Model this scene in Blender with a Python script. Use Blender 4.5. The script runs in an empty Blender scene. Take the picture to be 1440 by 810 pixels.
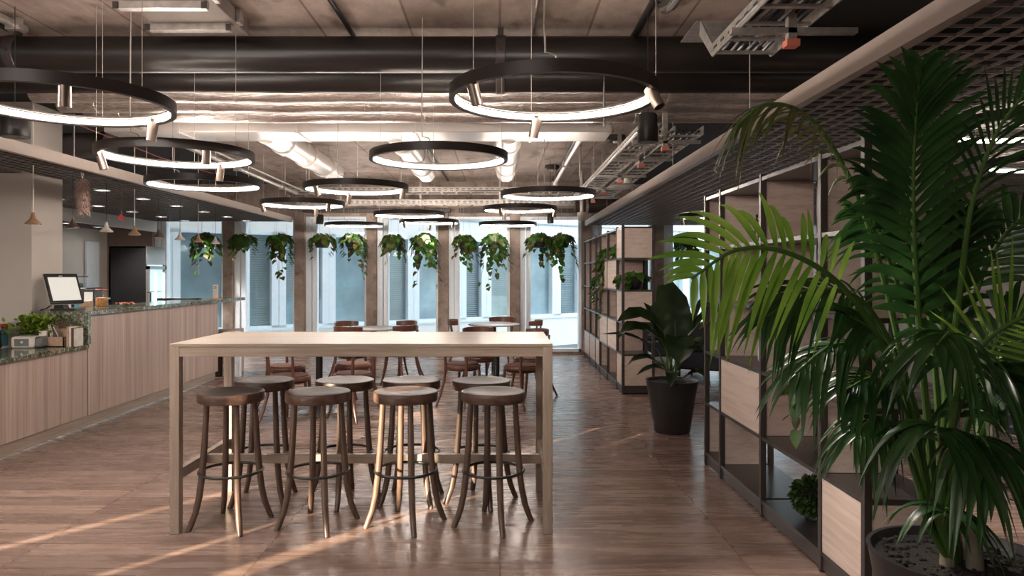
import bpy, math, random
from mathutils import Vector, Matrix, noise as mnoise
R = math.radians
PI = math.pi
sc = bpy.context.scene
col = sc.collection
F = 1020.0; CX = 703.0; CY = 386.0; H = 1.47

def P(px, py, Y):
    "point of the place seen at a pixel of the 1440x810 photo, at distance Y"
    return Vector(((px - CX) * Y / F, Y, H - (py - CY) * Y / F))

# ------------------------------------------------------------------ mesh builder
class MB:
    def __init__(s):
        s.v = []; s.f = []
    def add(s, vs, fs):
        o = len(s.v)
        s.v.extend([tuple(v) for v in vs])
        s.f.extend([tuple(i + o for i in f) for f in fs])
        return s
    def box(s, x0, x1, y0, y1, z0, z1):
        if x0 > x1: x0, x1 = x1, x0
        if y0 > y1: y0, y1 = y1, y0
        if z0 > z1: z0, z1 = z1, z0
        vs = [(x0,y0,z0),(x1,y0,z0),(x1,y1,z0),(x0,y1,z0),(x0,y0,z1),(x1,y0,z1),(x1,y1,z1),(x0,y1,z1)]
        return s.add(vs, [(0,3,2,1),(4,5,6,7),(0,1,5,4),(1,2,6,5),(2,3,7,6),(3,0,4,7)])
    def obox(s, c, size, M=None):
        x, y, z = size[0]/2, size[1]/2, size[2]/2
        vs = [Vector(q) for q in [(-x,-y,-z),(x,-y,-z),(x,y,-z),(-x,y,-z),(-x,-y,z),(x,-y,z),(x,y,z),(-x,y,z)]]
        if M is not None: vs = [M @ q for q in vs]
        c = Vector(c)
        return s.add([q + c for q in vs], [(0,3,2,1),(4,5,6,7),(0,1,5,4),(1,2,6,5),(2,3,7,6),(3,0,4,7)])
    def tube(s, pts, r, n=10, caps=True, closed=False, flat=1.0):
        pts = [Vector(p) for p in pts]
        m = len(pts)
        rs = r if isinstance(r, (list, tuple)) else [r] * m
        vs = []; fs = []
        up = None
        for i, p in enumerate(pts):
            if closed:
                t = pts[(i+1) % m] - pts[i-1]
            else:
                t = pts[min(i+1, m-1)] - pts[max(i-1, 0)]
            t.normalize()
            if up is None:
                up = Vector((0,0,1)) if abs(t.z) < .9 else Vector((0,1,0))
            a = t.cross(up)
            if a.length < 1e-6: a = t.orthogonal()
            a.normalize(); b = a.cross(t).normalized(); up = b
            for k in range(n):
                an = 2*PI*k/n
                vs.append(p + (a*math.cos(an) + b*math.sin(an)*flat) * rs[i])
        rng = m if closed else m-1
        for i in range(rng):
            j = (i+1) % m
            for k in range(n):
                q = (k+1) % n
                fs.append((i*n+k, j*n+k, j*n+q, i*n+q))
        if caps and not closed:
            fs.append(tuple(range(n))); fs.append(tuple(range((m-1)*n + n-1, (m-1)*n - 1, -1)))
        return s.add(vs, fs)
    def lathe(s, prof, n=32, c=(0,0,0), M=None):
        "prof: list of (r,z), from bottom to top or round"
        vs = []; fs = []; c = Vector(c)
        rows = []
        for (r, z) in prof:
            if r < 1e-6:
                rows.append([len(vs)]); vs.append(Vector((0,0,z)))
            else:
                rows.append(list(range(len(vs), len(vs)+n)))
                for k in range(n):
                    an = 2*PI*k/n
                    vs.append(Vector((r*math.cos(an), r*math.sin(an), z)))
        for a, b in zip(rows[:-1], rows[1:]):
            for k in range(n):
                q = (k+1) % n
                if len(a) == 1 and len(b) == 1: continue
                if len(a) == 1: fs.append((a[0], b[q], b[k]))
                elif len(b) == 1: fs.append((a[k], a[q], b[0]))
                else: fs.append((a[k], a[q], b[q], b[k]))
        if M is not None: vs = [M @ q for q in vs]
        return s.add([q + c for q in vs], fs)
    def cyl(s, c, r, z0, z1, n=24):
        return s.lathe([(0,z0),(r,z0),(r,z1),(0,z1)], n, c)
    def hoop(s, R0, R1, z0, z1, n=96, c=(0,0,0)):
        return s.lathe([(R0,z0),(R1,z0),(R1,z1),(R0,z1),(R0,z0)], n, c)
    def ball(s, c, r, n=16, m=8, sz=1.0):
        return s.lathe([(r*math.sin(PI*i/m), -r*sz*math.cos(PI*i/m)) for i in range(m+1)], n, c)
    def prism(s, poly, z0, z1):
        n = len(poly)
        vs = [(x,y,z0) for x,y in poly] + [(x,y,z1) for x,y in poly]
        fs = [tuple(range(n-1,-1,-1)), tuple(range(n,2*n))]
        for k in range(n):
            q = (k+1) % n
            fs.append((k,q,n+q,n+k))
        return s.add(vs, fs)
    def build(s, name, mat, parent=None, bevel=0, ang=38, smooth=True):
        me = bpy.data.meshes.new(name)
        me.from_pydata(s.v, [], s.f)
        me.materials.append(mat)
        if smooth:
            me.polygons.foreach_set('use_smooth', [True]*len(me.polygons))
            me.set_sharp_from_angle(angle=R(ang))
        me.update()
        o = bpy.data.objects.new(name, me)
        col.objects.link(o)
        if parent: o.parent = parent
        if bevel:
            b = o.modifiers.new('bevel', 'BEVEL'); b.width = bevel; b.segments = 2; b.limit_method = 'ANGLE'; b.angle_limit = R(40)
        return o

def tag(o, label=None, cat=None, group=None, kind=None):
    if label: o['label'] = label
    if cat: o['category'] = cat
    if group: o['group'] = group
    if kind: o['kind'] = kind
    return o
def thing(name, label, cat, loc=(0,0,0), rz=0, group=None):
    o = bpy.data.objects.new(name, None); col.objects.link(o)
    o.location = loc; o.rotation_euler = (0,0,rz); o.empty_display_size = .1
    return tag(o, label, cat, group)
def struct(o): o['kind'] = 'structure'; return o
KIDS = {}
def dup(root, loc, rz=None, label=None, group=None):
    r = root.copy(); col.objects.link(r); r.location = loc
    if rz is not None: r.rotation_euler = (0,0,rz)
    if label: r['label'] = label
    if group: r['group'] = group
    for ch in list(root.children):
        c = ch.copy(); col.objects.link(c); c.parent = r
        for g in ch.children:
            d = g.copy(); col.objects.link(d); d.parent = c
    return r

# ------------------------------------------------------------------ materials
def nmat(name):
    m = bpy.data.materials.new(name); m.use_nodes = True
    nt = m.node_tree; b = nt.nodes['Principled BSDF']
    return m, nt, b
def L(nt, a, ao, b, bi): nt.links.new(a.outputs[ao], b.inputs[bi])
def ramp(nt, stops):
    n = nt.nodes.new('ShaderNodeValToRGB'); e = n.color_ramp.elements
    while len(e) < len(stops): e.new(.5)
    for k, (p, c) in enumerate(stops):
        e[k].position = p; e[k].color = (c[0], c[1], c[2], 1)
    return n
def coords(nt, scale=(1,1,1), rot=(0,0,0)):
    t = nt.nodes.new('ShaderNodeTexCoord'); m = nt.nodes.new('ShaderNodeMapping')
    m.inputs['Scale'].default_value = scale; m.inputs['Rotation'].default_value = rot
    L(nt, t, 'Object', m, 'Vector'); return m
def plain(name, c, rough=.5, metal=0, var=.12, nscale=12, coat=0, bump=0, spec=None):
    "a colour with a faint procedural mottling"
    m, nt, b = nmat(name)
    mp = coords(nt)
    n = nt.nodes.new('ShaderNodeTexNoise'); n.inputs['Scale'].default_value = nscale; n.inputs['Detail'].default_value = 4
    L(nt, mp, 'Vector', n, 'Vector')
    lo = [x*(1-var) for x in c]; hi = [min(1, x*(1+var)) for x in c]
    r = ramp(nt, [(.3, lo), (.7, hi)]); L(nt, n, 'Fac', r, 'Fac'); L(nt, r, 'Color', b, 'Base Color')
    b.inputs['Roughness'].default_value = rough; b.inputs['Metallic'].default_value = metal
    if coat: b.inputs['Coat Weight'].default_value = coat
    if spec is not None: b.inputs['Specular IOR Level'].default_value = spec
    if bump:
        bp = nt.nodes.new('ShaderNodeBump'); bp.inputs['Strength'].default_value = bump; bp.inputs['Distance'].default_value = .01
        L(nt, n, 'Fac', bp, 'Height'); L(nt, bp, 'Normal', b, 'Normal')
    return m
def wood(name, c1, c2, c3, scale=(1,14,14), rough=.4, coat=0, big=1.6):
    "grain stretched along the axis with the small scale"
    m, nt, b = nmat(name)
    mp = coords(nt, scale)
    n = nt.nodes.new('ShaderNodeTexNoise'); n.inputs['Scale'].default_value = 4; n.inputs['Detail'].default_value = 7; n.inputs['Roughness'].default_value = .65
    n.inputs['Distortion'].default_value = .35
    L(nt, mp, 'Vector', n, 'Vector')
    n2 = nt.nodes.new('ShaderNodeTexNoise'); n2.inputs['Scale'].default_value = big; n2.inputs['Detail'].default_value = 2
    L(nt, mp, 'Vector', n2, 'Vector')
    mx = nt.nodes.new('ShaderNodeMath'); mx.operation = 'MULTIPLY_ADD'; mx.inputs[1].default_value = .6
    mu = nt.nodes.new('ShaderNodeMath'); mu.operation = 'MULTIPLY'; mu.inputs[1].default_value = .4
    L(nt, n2, 'Fac', mu, 0); L(nt, n, 'Fac', mx, 0); L(nt, mu, 0, mx, 2)
    r = ramp(nt, [(.33, c1), (.5, c2), (.66, c3)])
    L(nt, mx, 0, r, 'Fac'); L(nt, r, 'Color', b, 'Base Color')
    b.inputs['Roughness'].default_value = rough
    if coat: b.inputs['Coat Weight'].default_value = coat; b.inputs['Coat Roughness'].default_value = .2
    bp = nt.nodes.new('ShaderNodeBump'); bp.inputs['Strength'].default_value = .12; bp.inputs['Distance'].default_value = .004
    L(nt, n, 'Fac', bp, 'Height'); L(nt, bp, 'Normal', b, 'Normal')
    return m
def emit(name, c, s):
    m, nt, b = nmat(name)
    b.inputs['Base Color'].default_value = (c[0],c[1],c[2],1)
    b.inputs['Emission Color'].default_value = (c[0],c[1],c[2],1); b.inputs['Emission Strength'].default_value = s
    return m
def leafmat(name, c1, c2, trans=.3, rough=.4, nscale=6):
    m, nt, b = nmat(name)
    mp = coords(nt)
    n = nt.nodes.new('ShaderNodeTexNoise'); n.inputs['Scale'].default_value = nscale; n.inputs['Detail'].default_value = 3
    L(nt, mp, 'Vector', n, 'Vector')
    r = ramp(nt, [(.32, c1), (.68, c2)]); L(nt, n, 'Fac', r, 'Fac'); L(nt, r, 'Color', b, 'Base Color')
    b.inputs['Roughness'].default_value = rough
    tr = nt.nodes.new('ShaderNodeBsdfTranslucent'); L(nt, r, 'Color', tr, 'Color')
    mx = nt.nodes.new('ShaderNodeMixShader'); mx.inputs[0].default_value = trans
    out = nt.nodes['Material Output']
    L(nt, b, 'BSDF', mx, 1); L(nt, tr, 'BSDF', mx, 2); L(nt, mx, 'Shader', out, 'Surface')
    return m
def glassmat(name, tint=(.9,.96,.97), refl=.12, rough=.0):
    m, nt, b = nmat(name); nt.nodes.remove(b)
    tr = nt.nodes.new('ShaderNodeBsdfTransparent'); tr.inputs['Color'].default_value = (*tint, 1)
    gl = nt.nodes.new('ShaderNodeBsdfGlossy'); gl.inputs['Roughness'].default_value = rough
    lw = nt.nodes.new('ShaderNodeLayerWeight'); lw.inputs['Blend'].default_value = .5
    pw = nt.nodes.new('ShaderNodeMath'); pw.operation = 'POWER'; pw.inputs[1].default_value = 5; L(nt, lw, 'Facing', pw, 0)
    fr = nt.nodes.new('ShaderNodeMath'); fr.operation = 'MULTIPLY_ADD'; fr.inputs[1].default_value = .6; fr.inputs[2].default_value = .035; L(nt, pw, 0, fr, 0)
    mx = nt.nodes.new('ShaderNodeMixShader')
    L(nt, fr, 0, mx, 0); L(nt, tr, 'BSDF', mx, 1); L(nt, gl, 'BSDF', mx, 2)
    L(nt, mx, 'Shader', nt.nodes['Material Output'], 'Surface')
    return m

def floormat():
    m, nt, b = nmat('floor_planks')
    mp = coords(nt)
    br = nt.nodes.new('ShaderNodeTexBrick')
    br.offset = .0; br.offset_frequency = 2
    br.inputs['Color1'].default_value = (.20,.20,.20,1); br.inputs['Color2'].default_value = (.95,.95,.95,1)
    br.inputs['Mortar'].default_value = (.0,.0,.0,1)
    br.inputs['Scale'].default_value = 1; br.inputs['Mortar Size'].default_value = .0028; br.inputs['Mortar Smooth'].default_value = .1
    br.inputs['Bias'].default_value = 0; br.inputs['Brick Width'].default_value = 1.25; br.inputs['Row Height'].default_value = .165
    L(nt, mp, 'Vector', br, 'Vector')
    mp2 = coords(nt, (.9, 6.5, 1))
    addv = nt.nodes.new('ShaderNodeVectorMath'); addv.operation = 'MULTIPLY_ADD'
    addv.inputs[1].default_value = (13,7,5); L(nt, br, 'Color', addv, 0); L(nt, mp2, 'Vector', addv, 2)
    n = nt.nodes.new('ShaderNodeTexNoise'); n.inputs['Scale'].default_value = 2.2; n.inputs['Detail'].default_value = 6; n.inputs['Roughness'].default_value = .55; n.inputs['Distortion'].default_value = .9
    L(nt, addv, 'Vector', n, 'Vector')
    r = ramp(nt, [(.26, (.148,.092,.072)), (.48, (.220,.147,.120)), (.74, (.285,.203,.171))])
    L(nt, n, 'Fac', r, 'Fac')
    tone = ramp(nt, [(.0, (.62,.59,.57)), (.6, (1.0,1.0,1.0)), (1, (1.32,1.31,1.30))])
    L(nt, br, 'Color', tone, 'Fac')
    mul = nt.nodes.new('ShaderNodeMix'); mul.data_type = 'RGBA'; mul.blend_type = 'MULTIPLY'; mul.inputs[0].default_value = 1
    L(nt, r, 'Color', mul, 6); L(nt, tone, 'Color', mul, 7)
    # knots
    vo = nt.nodes.new('ShaderNodeTexNoise'); vo.inputs['Scale'].default_value = 1.7; vo.inputs['Detail'].default_value = 2
    mp3 = coords(nt, (1.3, 4.2, 1)); L(nt, mp3, 'Vector', vo, 'Vector')
    kr = ramp(nt, [(.22, (.55,.5,.48)), (.34, (1,1,1))]); L(nt, vo, 'Fac', kr, 'Fac')
    mul2 = nt.nodes.new('ShaderNodeMix'); mul2.data_type = 'RGBA'; mul2.blend_type = 'MULTIPLY'; mul2.inputs[0].default_value = 1
    L(nt, mul, 2, mul2, 6); L(nt, kr, 'Color', mul2, 7)
    mo = nt.nodes.new('ShaderNodeMix'); mo.data_type = 'RGBA'; mo.inputs[7].default_value = (.10,.055,.04,1)
    L(nt, br, 'Fac', mo, 0); L(nt, mul2, 2, mo, 6); L(nt, mo, 2, b, 'Base Color')
    rr = ramp(nt, [(.3, (.20,)*3), (.7, (.34,)*3)]); L(nt, n, 'Fac', rr, 'Fac'); L(nt, rr, 'Color', b, 'Roughness')
    bp = nt.nodes.new('ShaderNodeBump'); bp.inputs['Strength'].default_value = .05; bp.inputs['Distance'].default_value = .002
    sub = nt.nodes.new('ShaderNodeMath'); sub.operation = 'SUBTRACT'; L(nt, n, 'Fac', sub, 0); L(nt, br, 'Fac', sub, 1)
    L(nt, sub, 0, bp, 'Height'); L(nt, bp, 'Normal', b, 'Normal')
    return m
def concretemat(name, c1, c2, lines=True, sc1=1.3):
    m, nt, b = nmat(name)
    mp = coords(nt, (1, .45, 1))
    n = nt.nodes.new('ShaderNodeTexNoise'); n.inputs['Scale'].default_value = sc1; n.inputs['Detail'].default_value = 9; n.inputs['Roughness'].default_value = .68
    L(nt, mp, 'Vector', n, 'Vector')
    r = ramp(nt, [(.32, c1), (.62, c2)]); L(nt, n, 'Fac', r, 'Fac')
    last = (r, 'Color')
    # blotches
    v = nt.nodes.new('ShaderNodeTexNoise'); v.inputs['Scale'].default_value = 5; v.inputs['Detail'].default_value = 5
    mpv = coords(nt, (1, .6, 1)); L(nt, mpv, 'Vector', v, 'Vector')
    vr = ramp(nt, [(.30, (.42,.36,.33)), (.43, (.95,.95,.95)), (.58, (1,1,1)), (.74, (1.35,1.33,1.30))]); L(nt, v, 'Fac', vr, 'Fac')
    mu = nt.nodes.new('ShaderNodeMix'); mu.data_type = 'RGBA'; mu.blend_type = 'MULTIPLY'; mu.inputs[0].default_value = .8
    nt.links.new(last[0].outputs[last[1]], mu.inputs[6]); L(nt, vr, 'Color', mu, 7)
    out = mu
    if lines:
        br = nt.nodes.new('ShaderNodeTexBrick'); mpb = coords(nt, (1,1,1), (0,0,PI/2)); L(nt, mpb, 'Vector', br, 'Vector')
        br.inputs['Scale'].default_value = 1; br.inputs['Brick Width'].default_value = 2.6; br.inputs['Row Height'].default_value = .62
        br.inputs['Mortar Size'].default_value = .012; br.inputs['Mortar Smooth'].default_value = .6
        br.inputs['Color1'].default_value = (.82,.8,.78,1); br.inputs['Color2'].default_value = (1.08,1.07,1.06,1); br.inputs['Mortar'].default_value = (.42,.35,.31,1)
        m2 = nt.nodes.new('ShaderNodeMix'); m2.data_type = 'RGBA'; m2.blend_type = 'MULTIPLY'; m2.inputs[0].default_value = .85
        L(nt, mu, 2, m2, 6); L(nt, br, 'Color', m2, 7); out = m2
    L(nt, out, 2, b, 'Base Color')
    b.inputs['Roughness'].default_value = .75
    bp = nt.nodes.new('ShaderNodeBump'); bp.inputs['Strength'].default_value = .25; bp.inputs['Distance'].default_value = .01
    L(nt, n, 'Fac', bp, 'Height'); L(nt, bp, 'Normal', b, 'Normal')
    return m
def granitemat():
    m, nt, b = nmat('green_granite')
    mp = coords(nt)
    v = nt.nodes.new('ShaderNodeTexVoronoi'); v.inputs['Scale'].default_value = 75; L(nt, mp, 'Vector', v, 'Vector')
    n = nt.nodes.new('ShaderNodeTexNoise'); n.inputs['Scale'].default_value = 22; n.inputs['Detail'].default_value = 6; L(nt, mp, 'Vector', n, 'Vector')
    mix = nt.nodes.new('ShaderNodeMath'); mix.operation = 'MULTIPLY_ADD'; mix.inputs[1].default_value = .45; 
    sp = nt.nodes.new('ShaderNodeSeparateColor'); L(nt, v, 'Color', sp, 'Color')
    L(nt, sp, 'Red', mix, 0); L(nt, n, 'Fac', mix, 2)
    r = ramp(nt, [(.35, (.018,.022,.014)), (.6, (.075,.085,.05)), (.8, (.15,.155,.10)), (.95, (.34,.34,.25))])
    L(nt, mix, 0, r, 'Fac'); L(nt, r, 'Color', b, 'Base Color')
    b.inputs['Roughness'].default_value = .08
    return m
def foilmat():
    m, nt, b = nmat('foil_lagging')
    mp = coords(nt, (1.2, 5, 5))
    n = nt.nodes.new('ShaderNodeTexNoise'); n.inputs['Scale'].default_value = 9; n.inputs['Detail'].default_value = 6; n.inputs['Distortion'].default_value = 1.2
    L(nt, mp, 'Vector', n, 'Vector')
    r = ramp(nt, [(.3, (.52,.47,.44)), (.7, (.88,.83,.80))]); L(nt, n, 'Fac', r, 'Fac'); L(nt, r, 'Color', b, 'Base Color')
    b.inputs['Metallic'].default_value = .9; b.inputs['Roughness'].default_value = .33
    bp = nt.nodes.new('ShaderNodeBump'); bp.inputs['Strength'].default_value = .55; bp.inputs['Distance'].default_value = .012
    L(nt, n, 'Fac', bp, 'Height'); L(nt, bp, 'Normal', b, 'Normal')
    return m

M = {}
M['floor'] = floormat()
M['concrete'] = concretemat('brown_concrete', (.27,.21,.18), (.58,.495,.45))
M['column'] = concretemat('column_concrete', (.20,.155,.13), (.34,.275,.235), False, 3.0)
M['void'] = plain('black_void_liner', (.012,.011,.011), .8)
M['plaster'] = plain('grey_plaster', (.50,.455,.415), .7, var=.05, nscale=2)
M['white_plaster'] = plain('white_plaster', (.66,.645,.61), .65, var=.04, nscale=2)
M['brown_wall'] = plain('brown_wall', (.22,.17,.145), .7, var=.08)
M['trim'] = plain('beige_metal_trim', (.46,.39,.35), .42, var=.04)
M['grid'] = plain('black_grid_metal', (.12,.11,.105), .42, var=.1)
M['gridr'] = plain('bronze_grid_metal', (.34,.31,.295), .4, var=.1)
M['oak_x'] = wood('pale_oak_lengthwise', (.25,.188,.145), (.335,.265,.212), (.41,.335,.278), (1,16,16), .33, .15)
M['oak_z'] = wood('pale_oak_upright', (.25,.188,.145), (.335,.265,.212), (.41,.335,.278), (16,16,1), .4)
M['oak_y'] = wood('pale_oak_depthwise', (.25,.188,.145), (.335,.265,.212), (.41,.335,.278), (16,1,16), .4)
M['laminate'] = wood('upright_grain_laminate', (.30,.215,.178), (.46,.35,.295), (.58,.46,.395), (6,9,.16), .5, big=1.2)
M['shelfwood'] = wood('pinkish_oak_board', (.46,.36,.31), (.58,.47,.41), (.66,.55,.49), (3,.6,14), .5)
M['shelfwood_dark'] = wood('brown_back_board', (.36,.26,.22), (.46,.345,.30), (.53,.41,.36), (3,.6,14), .55)
M['walnut'] = wood('walnut_seat', (.045,.024,.018), (.088,.050,.037), (.13,.080,.060), (1.5,16,16), .42, .1)
M['walnut_z'] = wood('walnut_leg', (.065,.040,.030), (.115,.074,.055), (.17,.115,.088), (16,16,1.2), .36, .2)
M['chairwood'] = wood('mahogany_chair', (.070,.028,.018), (.12,.050,.033), (.17,.078,.052), (10,10,1.5), .33, .25)
M['pad'] = plain('brown_seat_pad', (.085,.042,.036), .75, nscale=60)
M['pad_tan'] = plain('rust_seat_pad', (.20,.10,.075), .75, nscale=60)
M['granite'] = granitemat()
M['black_metal'] = plain('black_powder_metal', (.018,.017,.017), .38)
M['dark_frame'] = plain('dark_bronze_frame', (.045,.036,.034), .42)
M['dark_shelf'] = plain('black_shelf_board', (.030,.026,.025), .3)
M['ring'] = plain('dark_brown_lamp_metal', (.032,.025,.023), .38)
M['led'] = emit('warm_led', (1.0,.87,.76), 70)
M['led_dim'] = emit('dimmed_warm_led', (1.0,.86,.76), 12)
M['down'] = emit('downlight_disc', (1.0,.9,.8), 7)
M['bronze_spot'] = plain('satin_bronze', (.20,.155,.13), .32, .7)
M['pipe'] = plain('black_insulated_pipe', (.015,.012,.011), .36, var=.2, nscale=5)
M['foil'] = foilmat()
M['duct'] = plain('white_grey_duct', (.60,.56,.53), .32, .35, var=.05, nscale=3)
M['dull_duct'] = plain('dull_grey_duct', (.24,.205,.185), .5, .2, var=.15, nscale=4)
M['galv'] = plain('galvanised_steel', (.50,.47,.44), .38, .75, var=.2, nscale=20)
M['steel'] = plain('brushed_steel', (.58,.57,.56), .24, .9, var=.08)
M['chrome'] = plain('chrome', (.75,.75,.76), .08, 1)
M['wire'] = plain('grey_wire', (.42,.38,.35), .5, .3)
M['red'] = plain('red_plastic', (.42,.04,.035), .45)
M['red_dark'] = plain('dark_red_cable', (.28,.06,.05), .6)
M['pinkcap'] = plain('salmon_cap', (.55,.16,.11), .5)
M['white'] = plain('white_frame_paint', (.82,.90,.97), .4, var=.03)
M['facade'] = plain('white_facade_panel', (.88,.90,.91), .6, var=.03, nscale=1)
M['extglass'] = plain('blue_grey_glazing', (.22,.32,.37), .10, .0, var=.55, nscale=.7)
M['extglass2'] = plain('teal_grey_glazing', (.36,.47,.47), .12, .0, var=.45, nscale=.6)
M['blind'] = plain('blue_grey_blind', (.30,.40,.45), .5)
M['asphalt'] = plain('grey_paving', (.16,.17,.18), .8, nscale=3)
M['glass'] = glassmat('window_glass', (.94,.98,.985))
M['clear'] = glassmat('clear_glass', (.93,.95,.95))
M['darkpot'] = plain('charcoal_planter', (.022,.022,.024), .42)
M['soil'] = plain('dark_soil', (.012,.009,.007), .95, var=.6, nscale=90, bump=1)
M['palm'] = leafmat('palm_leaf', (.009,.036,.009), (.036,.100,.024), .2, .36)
M['palm_lit'] = leafmat('painted_lit_palm_leaf', (.09,.21,.02), (.25,.40,.06), .35, .36)  # bright copy of the palm leaf, light painted into its colour
M['palm_dry'] = leafmat('drying_palm_leaf', (.03,.06,.012), (.16,.15,.05), .3, .42, 3)
M['cane'] = plain('green_palm_cane', (.05,.115,.02), .4, nscale=8)
M['trunk'] = plain('grey_palm_base', (.14,.12,.09), .8, nscale=30)
M['bigleaf'] = leafmat('dark_broad_leaf', (.008,.020,.008), (.026,.046,.014), .12, .28)
M['pothos'] = leafmat('pothos_leaf', (.016,.075,.008), (.08,.20,.025), .4, .38, 9)
M['pothos_old'] = leafmat('bronze_pothos_leaf', (.045,.05,.012), (.13,.10,.03), .3, .42, 9)
M['lime'] = leafmat('lime_leaf', (.14,.26,.02), (.36,.47,.07), .35, .4, 20)
M['box'] = leafmat('topiary_leaf', (.010,.03,.006), (.05,.09,.02), .15, .4, 20)
M['stem'] = plain('brown_vine_stem', (.14,.10,.05), .7)
M['screen'] = emit('pale_screen', (.62,.63,.60), .30)
M['plastic_black'] = plain('black_plastic', (.014,.014,.015), .3)
M['plastic_grey'] = plain('grey_plastic', (.13,.135,.13), .4)
M['plastic_white'] = plain('off_white_plastic', (.62,.58,.52), .4)
M['fridge_black'] = plain('black_fridge_panel', (.007,.007,.008), .6, spec=.2)
M['fridge_glow'] = emit('self_lit_fridge_lining', (.65,.85,.9), .5)  # linings glow by themselves, in place of light falling on them
M['led_cool'] = emit('fridge_led', (.9,.97,1.0), 5)
M['concrete_lamp'] = plain('pale_concrete_lamp', (.50,.47,.44), .7)
M['wood_lamp'] = plain('turned_wood_lamp', (.30,.17,.10), .5, nscale=25)
M['feather'] = plain('dusty_pink_feather', (.60,.44,.39), .9, nscale=50)
M['tabletop'] = plain('grey_laminate_top', (.42,.43,.44), .25, var=.05)
M['sofa'] = plain('navy_upholstery', (.012,.014,.026), .6, nscale=40)
M['card'] = plain('kraft_card', (.45,.30,.21), .7, nscale=30)
M['darkbox'] = plain('dark_red_wood', (.12,.045,.035), .4)
M['paper'] = plain('paper_white', (.72,.68,.62), .7)
M['blue'] = plain('cyan_packaging', (.10,.36,.48), .5)
M['amber'] = plain('biscuits', (.50,.22,.08), .7, var=.4, nscale=60)
M['ceramic'] = plain('white_ceramic', (.62,.58,.53), .35)
M['fig'] = plain('black_figurine', (.012,.011,.011), .4)
# ------------------------------------------------------------------ room shell
ZC = 3.17
YB = -3.2
struct(MB().box(-9.5, 6.1, YB, 13.55, -.15, 0).build('floor', M['floor'], smooth=False))
struct(MB().box(-9.6, 6.2, YB-.1, 13.75, ZC, 14).build('ceiling', M['concrete'], smooth=False))  # unseen height above the slab added to shade the block across the yard
struct(MB().box(5.86, 6.1, YB, 13.6, 0, ZC).build('wall_right', M['plaster'], smooth=False))
struct(MB().box(-7.4, -7.2, 7.1, 13.6, 0, ZC).build('wall_left', M['white_plaster'], smooth=False))
struct(MB().box(-7.4, -4.5, 6.97, 7.46, 0, ZC).build('wall_partition', M['plaster'], smooth=False))
struct(MB().box(-7.4, -6.37, 13.3, 13.6, 0, ZC).build('wall_front', M['brown_wall'], smooth=False))
# black sheets under the slab, above the two grids
struct(MB().box(1.82, 5.86, YB, 13.3, ZC-.04, ZC).build('ceiling_soffit_right', M['void'], smooth=False))
struct(MB().box(-7.2, -4.1, YB, 13.3, ZC-.04, ZC).build('ceiling_soffit_left', M['void'], smooth=False))
# wall behind and to the left of the camera, its slits shaped to cut the low sun into streaks
SUN = Vector((.65, .76, 0)).normalized()
def sun_x(px, py, Y0):
    Yp = F*H/(py-CY); Xp = (px-CX)*Yp/F
    return Xp - (Yp-Y0)*SUN.x/SUN.y
ys = YB
slits = sorted([(sun_x(0,770,ys), .10), (sun_x(330,806,ys), .17), (sun_x(150,806,ys), .07)])
edges = [-12.0]
wb = MB()
x = -13.0
for c, w in slits:
    wb.box(x, c-w/2, ys-.02, ys, 0, ZC); x = c + w/2
wb.box(x, 6.1, ys-.02, ys, 0, ZC)
struct(wb.build('wall_back', M['plaster'], smooth=False))
struct(MB().box(-9.6, -9.5, ys+.9, 13.6, 0, ZC).build('wall_left_near', M['plaster'], smooth=False))  # unseen wall, lengthened to stop sun reaching the office block
# facade: columns, lintel, windows
SP = 1.318; X1C = -4.994
cols = [X1C + SP*k for k in range(9)]
for k, cx in enumerate(cols):
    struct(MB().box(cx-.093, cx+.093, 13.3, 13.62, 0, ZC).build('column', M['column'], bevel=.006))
struct(MB().box(-6.37, 5.86, 13.34, 13.62, 2.54, ZC).build('beam_window_head', M['column'], smooth=False))
struct(MB().box(-6.37, 5.86, 13.36, 13.62, 0, .045).build('trim_window_base', M['column'], smooth=False))
bays = [(-6.37, cols[0]-.093)] + [(cols[k]+.093, cols[k+1]-.093) for k in range(8)]
for k, (a, b) in enumerate(bays):
    f = MB()
    f.box(a, a+.10, 13.38, 13.56, .045, 2.54).box(a+.115, a+.20, 13.42, 13.56, .045, 2.54).box(b-.05, b, 13.38, 13.56, .045, 2.54)
    f.box(a, b, 13.38, 13.56, .045, .10).box(a, b, 13.4, 13.56, 2.49, 2.54)
    fo = f.build('window_%d' % (k+1), M['white'], bevel=.004); struct(fo)
    MB().box(a+.2, b-.05, 13.485, 13.497, .10, 2.49).build('window_pane', M['glass'], fo, smooth=False)

# outside: paving and the white office block across the yard
struct(MB().box(-40, 40, 13.62, 70, -.9, -.7).build('ground', M['asphalt'], smooth=False))
A0 = Vector((-9.2, 14.35, 0)); dirv = Vector((.813, .583, 0)).normalized()
ang = math.atan2(dirv.y, dirv.x)
off = thing('office_building', 'white office block with blue grey windows across the yard', 'building', (A0.x, A0.y, -.7), ang)
w = MB(); zb = .7
LEN = 27.0
w.box(0, LEN, 0, .3, 0, zb+.18)                       # white band below the windows
w.box(0, LEN, 0, .3, zb+2.47, 9.5)                    # white wall above
w.box(0, LEN, .28, .34, zb+.18, zb+2.47)              # back of the recess
w.build('facade_wall', M['facade'], off, smooth=False)
MB().box(0, LEN, -.05, 0, zb+.15, zb+.21).build('window_sill', M['white'], off)
MB().box(0, LEN, -.03, 0, zb+2.95, zb+3.0).build('cornice_line', M['blind'], off)
random.seed(5)
s = .3; k = 0
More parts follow.
